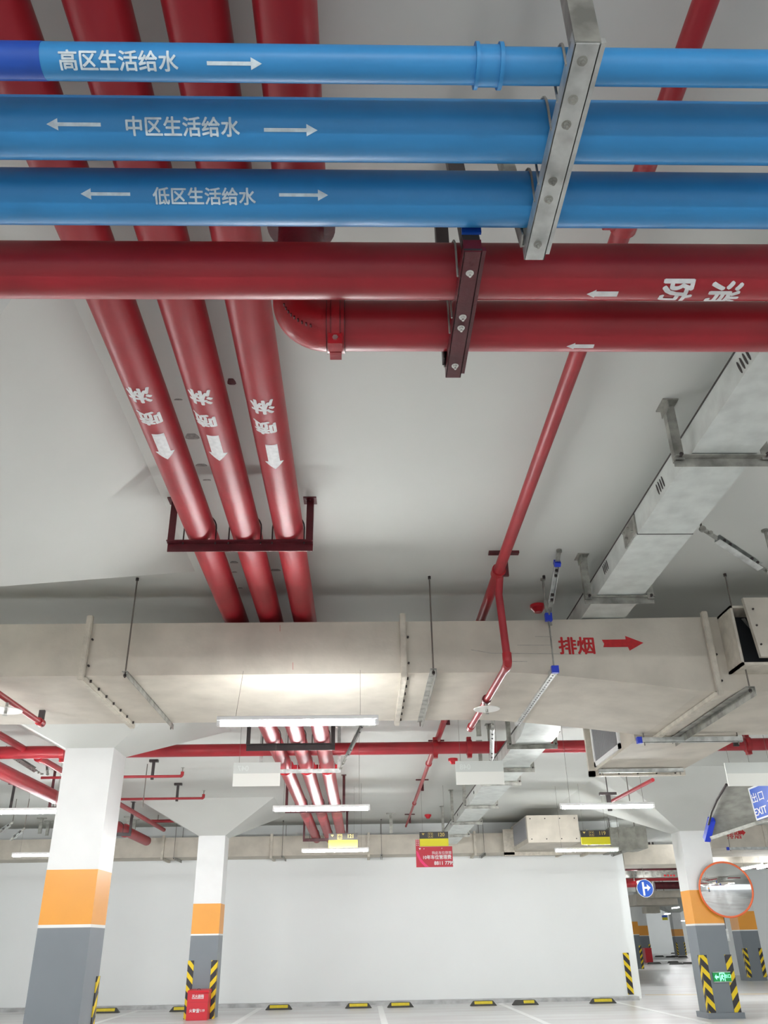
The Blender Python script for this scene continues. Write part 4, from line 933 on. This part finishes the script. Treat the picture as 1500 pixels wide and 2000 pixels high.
ext_box(bx_0, bx_1, 18.95, 19.28, W(385, 1934, Y=18.95).z, 'red fire extinguisher box with white characters in front of the second column')
q0, q1 = W(1261, 1873, Z=0), W(1275, 1873, Z=0)
ext_box(W(1262, 1872, Y=58).x, W(1275, 1872, Y=58).x, 58, 58.5, .8, 'small distant red fire box at the foot of a far column', False)

def wheel_stop(x, y, label, half=False, L=.6, group=None, rz=0):
    t = thing('wheel_stop', label, 'wheel stop', (x, y, 0), group)
    b = B(); h = .1; d = .15
    hexa(b, [(x-L/2, y-d/2, 0), (x+L/2, y-d/2, 0), (x+L/2, y+d/2, 0), (x-L/2, y+d/2, 0), (x-L/2+.08, y-.03, h), (x+L/2-.08, y-.03, h), (x+L/2-.08, y+.03, h), (x-L/2+.08, y+.03, h)])
    bmesh.ops.bevel(b, geom=b.edges[:], offset=.008, segments=2, affect='EDGES'); part('rubber_body', b, m_rubber, t)
    if 'istant' in label or 'farthest' in label: return t
    b = B(); x0 = x-L/2+.1 if not half else x-.04
    hexa(b, [(x0, y-.062, .035), (x+L/2-.1, y-.062, .035), (x+L/2-.1, y-.05, .035), (x0, y-.05, .035), (x0, y-.036, .09), (x+L/2-.1, y-.036, .09), (x+L/2-.1, y-.025, .09), (x0, y-.025, .09)]); part('yellow_strip', b, m_yell, t)
    return t
ws = None
for px, lab, hf in ((545, 'black and yellow wheel stop, first right of the second column', 0), (700, 'wheel stop just left of the central white bay line', 0), (782, 'wheel stop just right of the central white bay line', 0),
                    (944, 'wheel stop just left of the slanting white bay line on the right', 0), (1026, 'wheel stop with yellow only on its right half', 1), (1178, 'wheel stop at the right end of the wall', 0)):
    q = W(px, 1963, Y=21.6); wheel_stop(q.x, 21.6, lab, hf)
wheel_stop(W(208, 1969, Y=21.6).x, 21.6, 'wheel stop beside the foot of the first column')
wheel_stop(W(358, 1969, Y=21.6).x, 21.6, 'wheel stop partly hidden by the red extinguisher box')
for px, py, wdp, lab in ((1278, 1883, 24, 'distant wheel stop, left one of the front far row'), (1321, 1884, 24, 'distant wheel stop, second of the front far row'), (1315, 1881, 20, 'distant wheel stop, behind the second of the front far row'), (1345, 1883, 22, 'distant wheel stop partly hidden by the right column'),
                        (1288, 1869, 16, 'distant wheel stop, left one of the middle far row'), (1309, 1870, 16, 'distant wheel stop, second of the middle far row'), (1318, 1869, 14, 'distant wheel stop, third of the middle far row'), (1334, 1870, 16, 'distant wheel stop, right one of the middle far row'),
                        (1292, 1862, 12, 'farthest wheel stop by the far wall'), (1444, 1881, 24, 'distant wheel stop seen right of the right column, nearest one'), (1452, 1868, 14, 'distant wheel stop right of the right column, middle one'), (1429, 1867, 14, 'distant wheel stop touching the right column outline'),
                        (1448, 1859, 14, 'distant wheel stop right of the right column, farthest one')):
    q = W(px, py, Z=0); wheel_stop(q.x, min(q.y, 92), lab, False, L=wdp/1636*min(q.y, 92)*1.02)

# ------------------------------------------------------------------ right side: wrapped duct, far ducts
pts = [(1420, 1533, 12.6), (1540, 1528, 12.6), (1540, 1580, 13.4), (1480, 1606, 13.8), (1386, 1634, 14.2), (1389, 1600, 13.9), (1406, 1562, 13.2)]
t = thing('wrapped_duct', 'duct branch wrapped in wrinkled grey fabric behind the EXIT sign', 'duct', W(1386, 1634, Y=14.2))
b = B(); fr = [W(x, y, Y=Y_) for x, y, Y_ in pts]; va = [b.verts.new(q) for q in fr]; vb = [b.verts.new(q+Vector((.5, .9, .12))) for q in fr]
b.faces.new(va); b.faces.new(vb[::-1])
for i in range(len(va)): b.faces.new((va[i], va[(i+1) % len(va)], vb[(i+1) % len(va)], vb[i]))
bmesh.ops.triangulate(b, faces=b.faces); bmesh.ops.subdivide_edges(b, edges=b.edges[:], cuts=5, use_grid_fill=True)
for v in b.verts: 
    k = math.sin(v.co.x*9+v.co.z*5)*math.sin(v.co.z*11-v.co.x*4); v.co.y += .025*k
for f in b.faces: f.smooth = True
part('fabric_wrap', b, m_fabric, t)
b = B(); bar(b, W(1388, 1637, Y=14.0), W(1500, 1600, Y=13.5), .05, .06, (0, 1, 0)); part('bottom_rail', b, m_galvd, t)
b = B(); bar(b, W(1380, 1640, Y=14.1), W(1390, 1600, Y=13.8), .09, .10, (0, 1, 0)); part('end_cap', b, m_cap, t, 'blue corner cap')
b = B(); sweep(b, [W(1419, 1532, Y=12.5), W(1400, 1563, Y=13), W(1390, 1585, Y=13.4), W(1384, 1610, Y=13.8)], .018, 8); part('edge_strap', b, m_blk, t)
# duct with small red characters at the far right
SY = 18.6; z0 = W(1450, 1655, Y=SY).z; z1 = W(1450, 1612, Y=SY).z
t = thing('smoke_duct', 'beige duct with small red characters below the EXIT sign at the right', 'duct', (7, SY, z0))
x0 = 7.3; b = B(); box(b, x0, 14.5, SY, SY+2.2, z0, z1); part('duct_body', b, m_duct, t)
g = glyphs('排烟', .16, .02)
q = W(1433, 1631, Y=SY); onto(g, lambda u, v: Vector((q.x+u, SY-.0015, q.z+v))); part('painted_lettering', g, m_redl, t, recalc=False)
g = arrow2d(.16, .07, .07, .13); q = W(1449, 1626, Y=SY); onto(g, lambda u, v: Vector((q.x+u, SY-.0015, q.z+v))); part('painted_arrow', g, m_redl, t, recalc=False)
b = B(); x = W(1494, 1630, Y=SY).x; bar(b, (x, SY-.02, z0), (x, SY-.02, z1), .08, .05, (0, 1, 0)); part('joint_rib', b, m_ductbr, t)
rail_x(W(1422, 1655, Y=SY-.1).x, 9.6, SY-.1, z0-.03, 'galvanised rail under the small lettered duct at the far right', cap_=True)
t = thing('smoke_duct', 'pale duct band running past the right column just above the mirror', 'duct', (6.3, 23.2, 3.1))
zt, zb_ = W(1400, 1672, Y=23.2).z, W(1400, 1686, Y=23.2).z
b = B(); box(b, 6.75, 18, 23.2, 24.6, zb_, zt+.3); part('duct_body', b, m_duct, t)
# grey wrapped end of the far duct
b = B(); q0 = W(1276, 1625, Y=21.4); q1 = W(1317, 1660, Y=21.4); hexa(b, [(6.1, FY0-.1, 3.18), (7.0, FY0-.1, 3.25), (7.0, WY-.05, 3.25), (6.1, WY-.05, 3.18), (6.1, FY0-.1, 3.74), (7.0, FY0-.1, 3.74), (7.0, WY-.05, 3.7), (6.1, WY-.05, 3.7)])
bmesh.ops.subdivide_edges(b, edges=b.edges[:], cuts=6, use_grid_fill=True)
for v in b.verts: v.co.y += .02*math.sin(v.co.x*14+v.co.z*9); v.co.z += .012*math.sin(v.co.x*17)
single('wrapped_duct', b, m_fabric, 'grey fabric wrapped end of the far duct beside the right column', 'duct', (6.1, FY0, 3.2))
# services seen in the gap past the wall
def run_x(name, px0, px1, py, Y, r, m, label, cat='pipe'):
    a = W(px0, py, Y=Y); c_ = W(px1, py, Y=Y); b = B(); cyl(b, (a.x, Y, a.z), (c_.x, Y, a.z), r, 16); return single(name, b, m, label, cat, a)
run_x('water_pipe', 1213, 1560, 1690, 26, .05, m_navy, 'dark blue pipe crossing behind the right column above the mirror')
run_x('fire_main_pipe', 1221, 1560, 1697, 27, .055, m_dred, 'dark red pipe directly below the distant dark blue pipe')
run_x('fire_main_pipe', 1216, 1340, 1718, 30, .06, m_red, 'distant red pipe just below the grey trunking in the gap')
a = W(1216, 1727, Y=27); b = B(); cyl(b, a, a+Vector((.42, 0, 0)), .09, 18); single('fire_main_pipe', b, m_redold, 'short thick red pipe stub in the gap at the end of the wall', 'pipe', a)
a = W(1222, 1714, Y=28); c_ = W(1345, 1703, Y=28)
t = thing('cable_tray', 'grey cable tray with faint red marks crossing the gap past the wall', 'cable tray', a); b = B(); box(b, a.x, c_.x, 28, 28.4, a.z, a.z+.19); part('tray_body', b, m_galvd, t)
b = B()
for k in range(4): q = W(1297+k*6, 1710, Y=27.99); box(b, q.x, q.x+.05, 27.985, 27.999, q.z-.025, q.z+.025)
part('red_marks', b, m_redl, t)
for i, px in enumerate((1225, 1237, 1274, 1281)):
    q = W(px, 1696, Y=28.2); b = B(); box(b, q.x, q.x+.05, 28.2, 28.24, W(px, 1704, Y=28.2).z, ZC); single('tray_hanger', b, m_blk, 'dark hanger strap above the cable tray in the gap past the wall', 'tray hanger', (q.x, 28.2, 3.5), 'hanger straps in the gap')
q0, q1 = W(1243, 1752, Y=34), W(1325, 1767, Y=34); b = B(); box(b, q0.x, q1.x, 34, 35.4, q1.z, q0.z+.1); single('smoke_duct', b, m_duct, 'pale distant duct below the round blue sign', 'duct', q0)
q0, q1 = W(1277, 1724, Y=31), W(1330, 1741, Y=31); b = B(); cyl(b, (q0.x, 31, (q0.z+q1.z)/2+.05), (q1.x+.4, 31, (q0.z+q1.z)/2+.05), .12, 18); single('fire_main_pipe', b, m_dred, 'thick dark red pipe right of the round blue sign', 'pipe', q0)
q0, q1 = W(1278, 1740, Y=33), W(1330, 1752, Y=33); b = B(); box(b, q0.x, q1.x+.4, 33, 33.8, q1.z, q0.z); single('smoke_duct', b, m_duct, 'pale distant duct right of the round blue sign', 'duct', q0)
q0, q1 = W(1263, 1773, Y=44), W(1290, 1783, Y=44); b = B()
box(b, q0.x, q1.x, 44, 44.8, q1.z, q0.z+.05); single('grille_box', b, m_duct, 'small distant duct box left of the brightest distant lamps', 'duct', q0)
q0, q1 = W(1293, 1790, Y=70), W(1304, 1794, Y=70); t = thing('bay_sign', 'tiny distant dark and yellow bay sign below the far lamps', 'sign', q0)
b = B(); box(b, q0.x, q1.x, 70, 70.03, q1.z+.08, q0.z+.08); part('dark_panel', b, m_signb, t); b = B(); box(b, q0.x, q1.x, 70, 70.03, q1.z-.1, q1.z+.08); part('yellow_panel', b, m_signy, t)

# rods that hold up what hangs far off
def hang(name, pts, r=.012):
    o = bpy.data.objects[name]
    for x, y, z in pts: b = B(); cyl(b, (x, y, z), (x, y, ZC), r, 8); part('hanging_rod', b, m_rod, o)
for o in [o for o in bpy.data.objects if o.parent is None and o.type == 'MESH' and 'label' in o and o.get('category') in ('pipe', 'duct') and o.location.y > 19 and not o.children]:
    bb = [Vector(c) for c in o.bound_box]; x0 = min(c.x for c in bb); x1 = max(c.x for c in bb); y0 = min(c.y for c in bb); y1 = max(c.y for c in bb); zm = (min(c.z for c in bb)+max(c.z for c in bb))/2
    L = o.location; hang(o.name, [(L.x+x0+(x1-x0)*k, L.y+(y0+y1)/2, L.z+zm) for k in (.15, .85)])
for o in [o for o in bpy.data.objects if o.parent is None and 'tiny distant' in o.get('label', '')]:
    hang(o.name, [(o.location.x+.1, o.location.y+.015, o.location.z-.05), (o.location.x+.35, o.location.y+.015, o.location.z-.05)], .006)

o = bpy.data.objects['sprinkler_line.003']; hang(o.name, [(o.location.x+.3, o.location.y, o.location.z), (-3.6, o.location.y, o.location.z)], .008)
for o in [o for o in bpy.data.objects if o.name.startswith('seismic_brace') and o.parent is None]:
    top = max((o.matrix_world.translation+Vector(o.location)*0 + v.co for c in o.children if c.type == 'MESH' for v in c.data.vertices), key=lambda q: q.z) + Vector(o.location) - o.matrix_world.translation
    if top.z < ZC-.05: hang(o.name, [(top.x, top.y, top.z-.02)], .008)
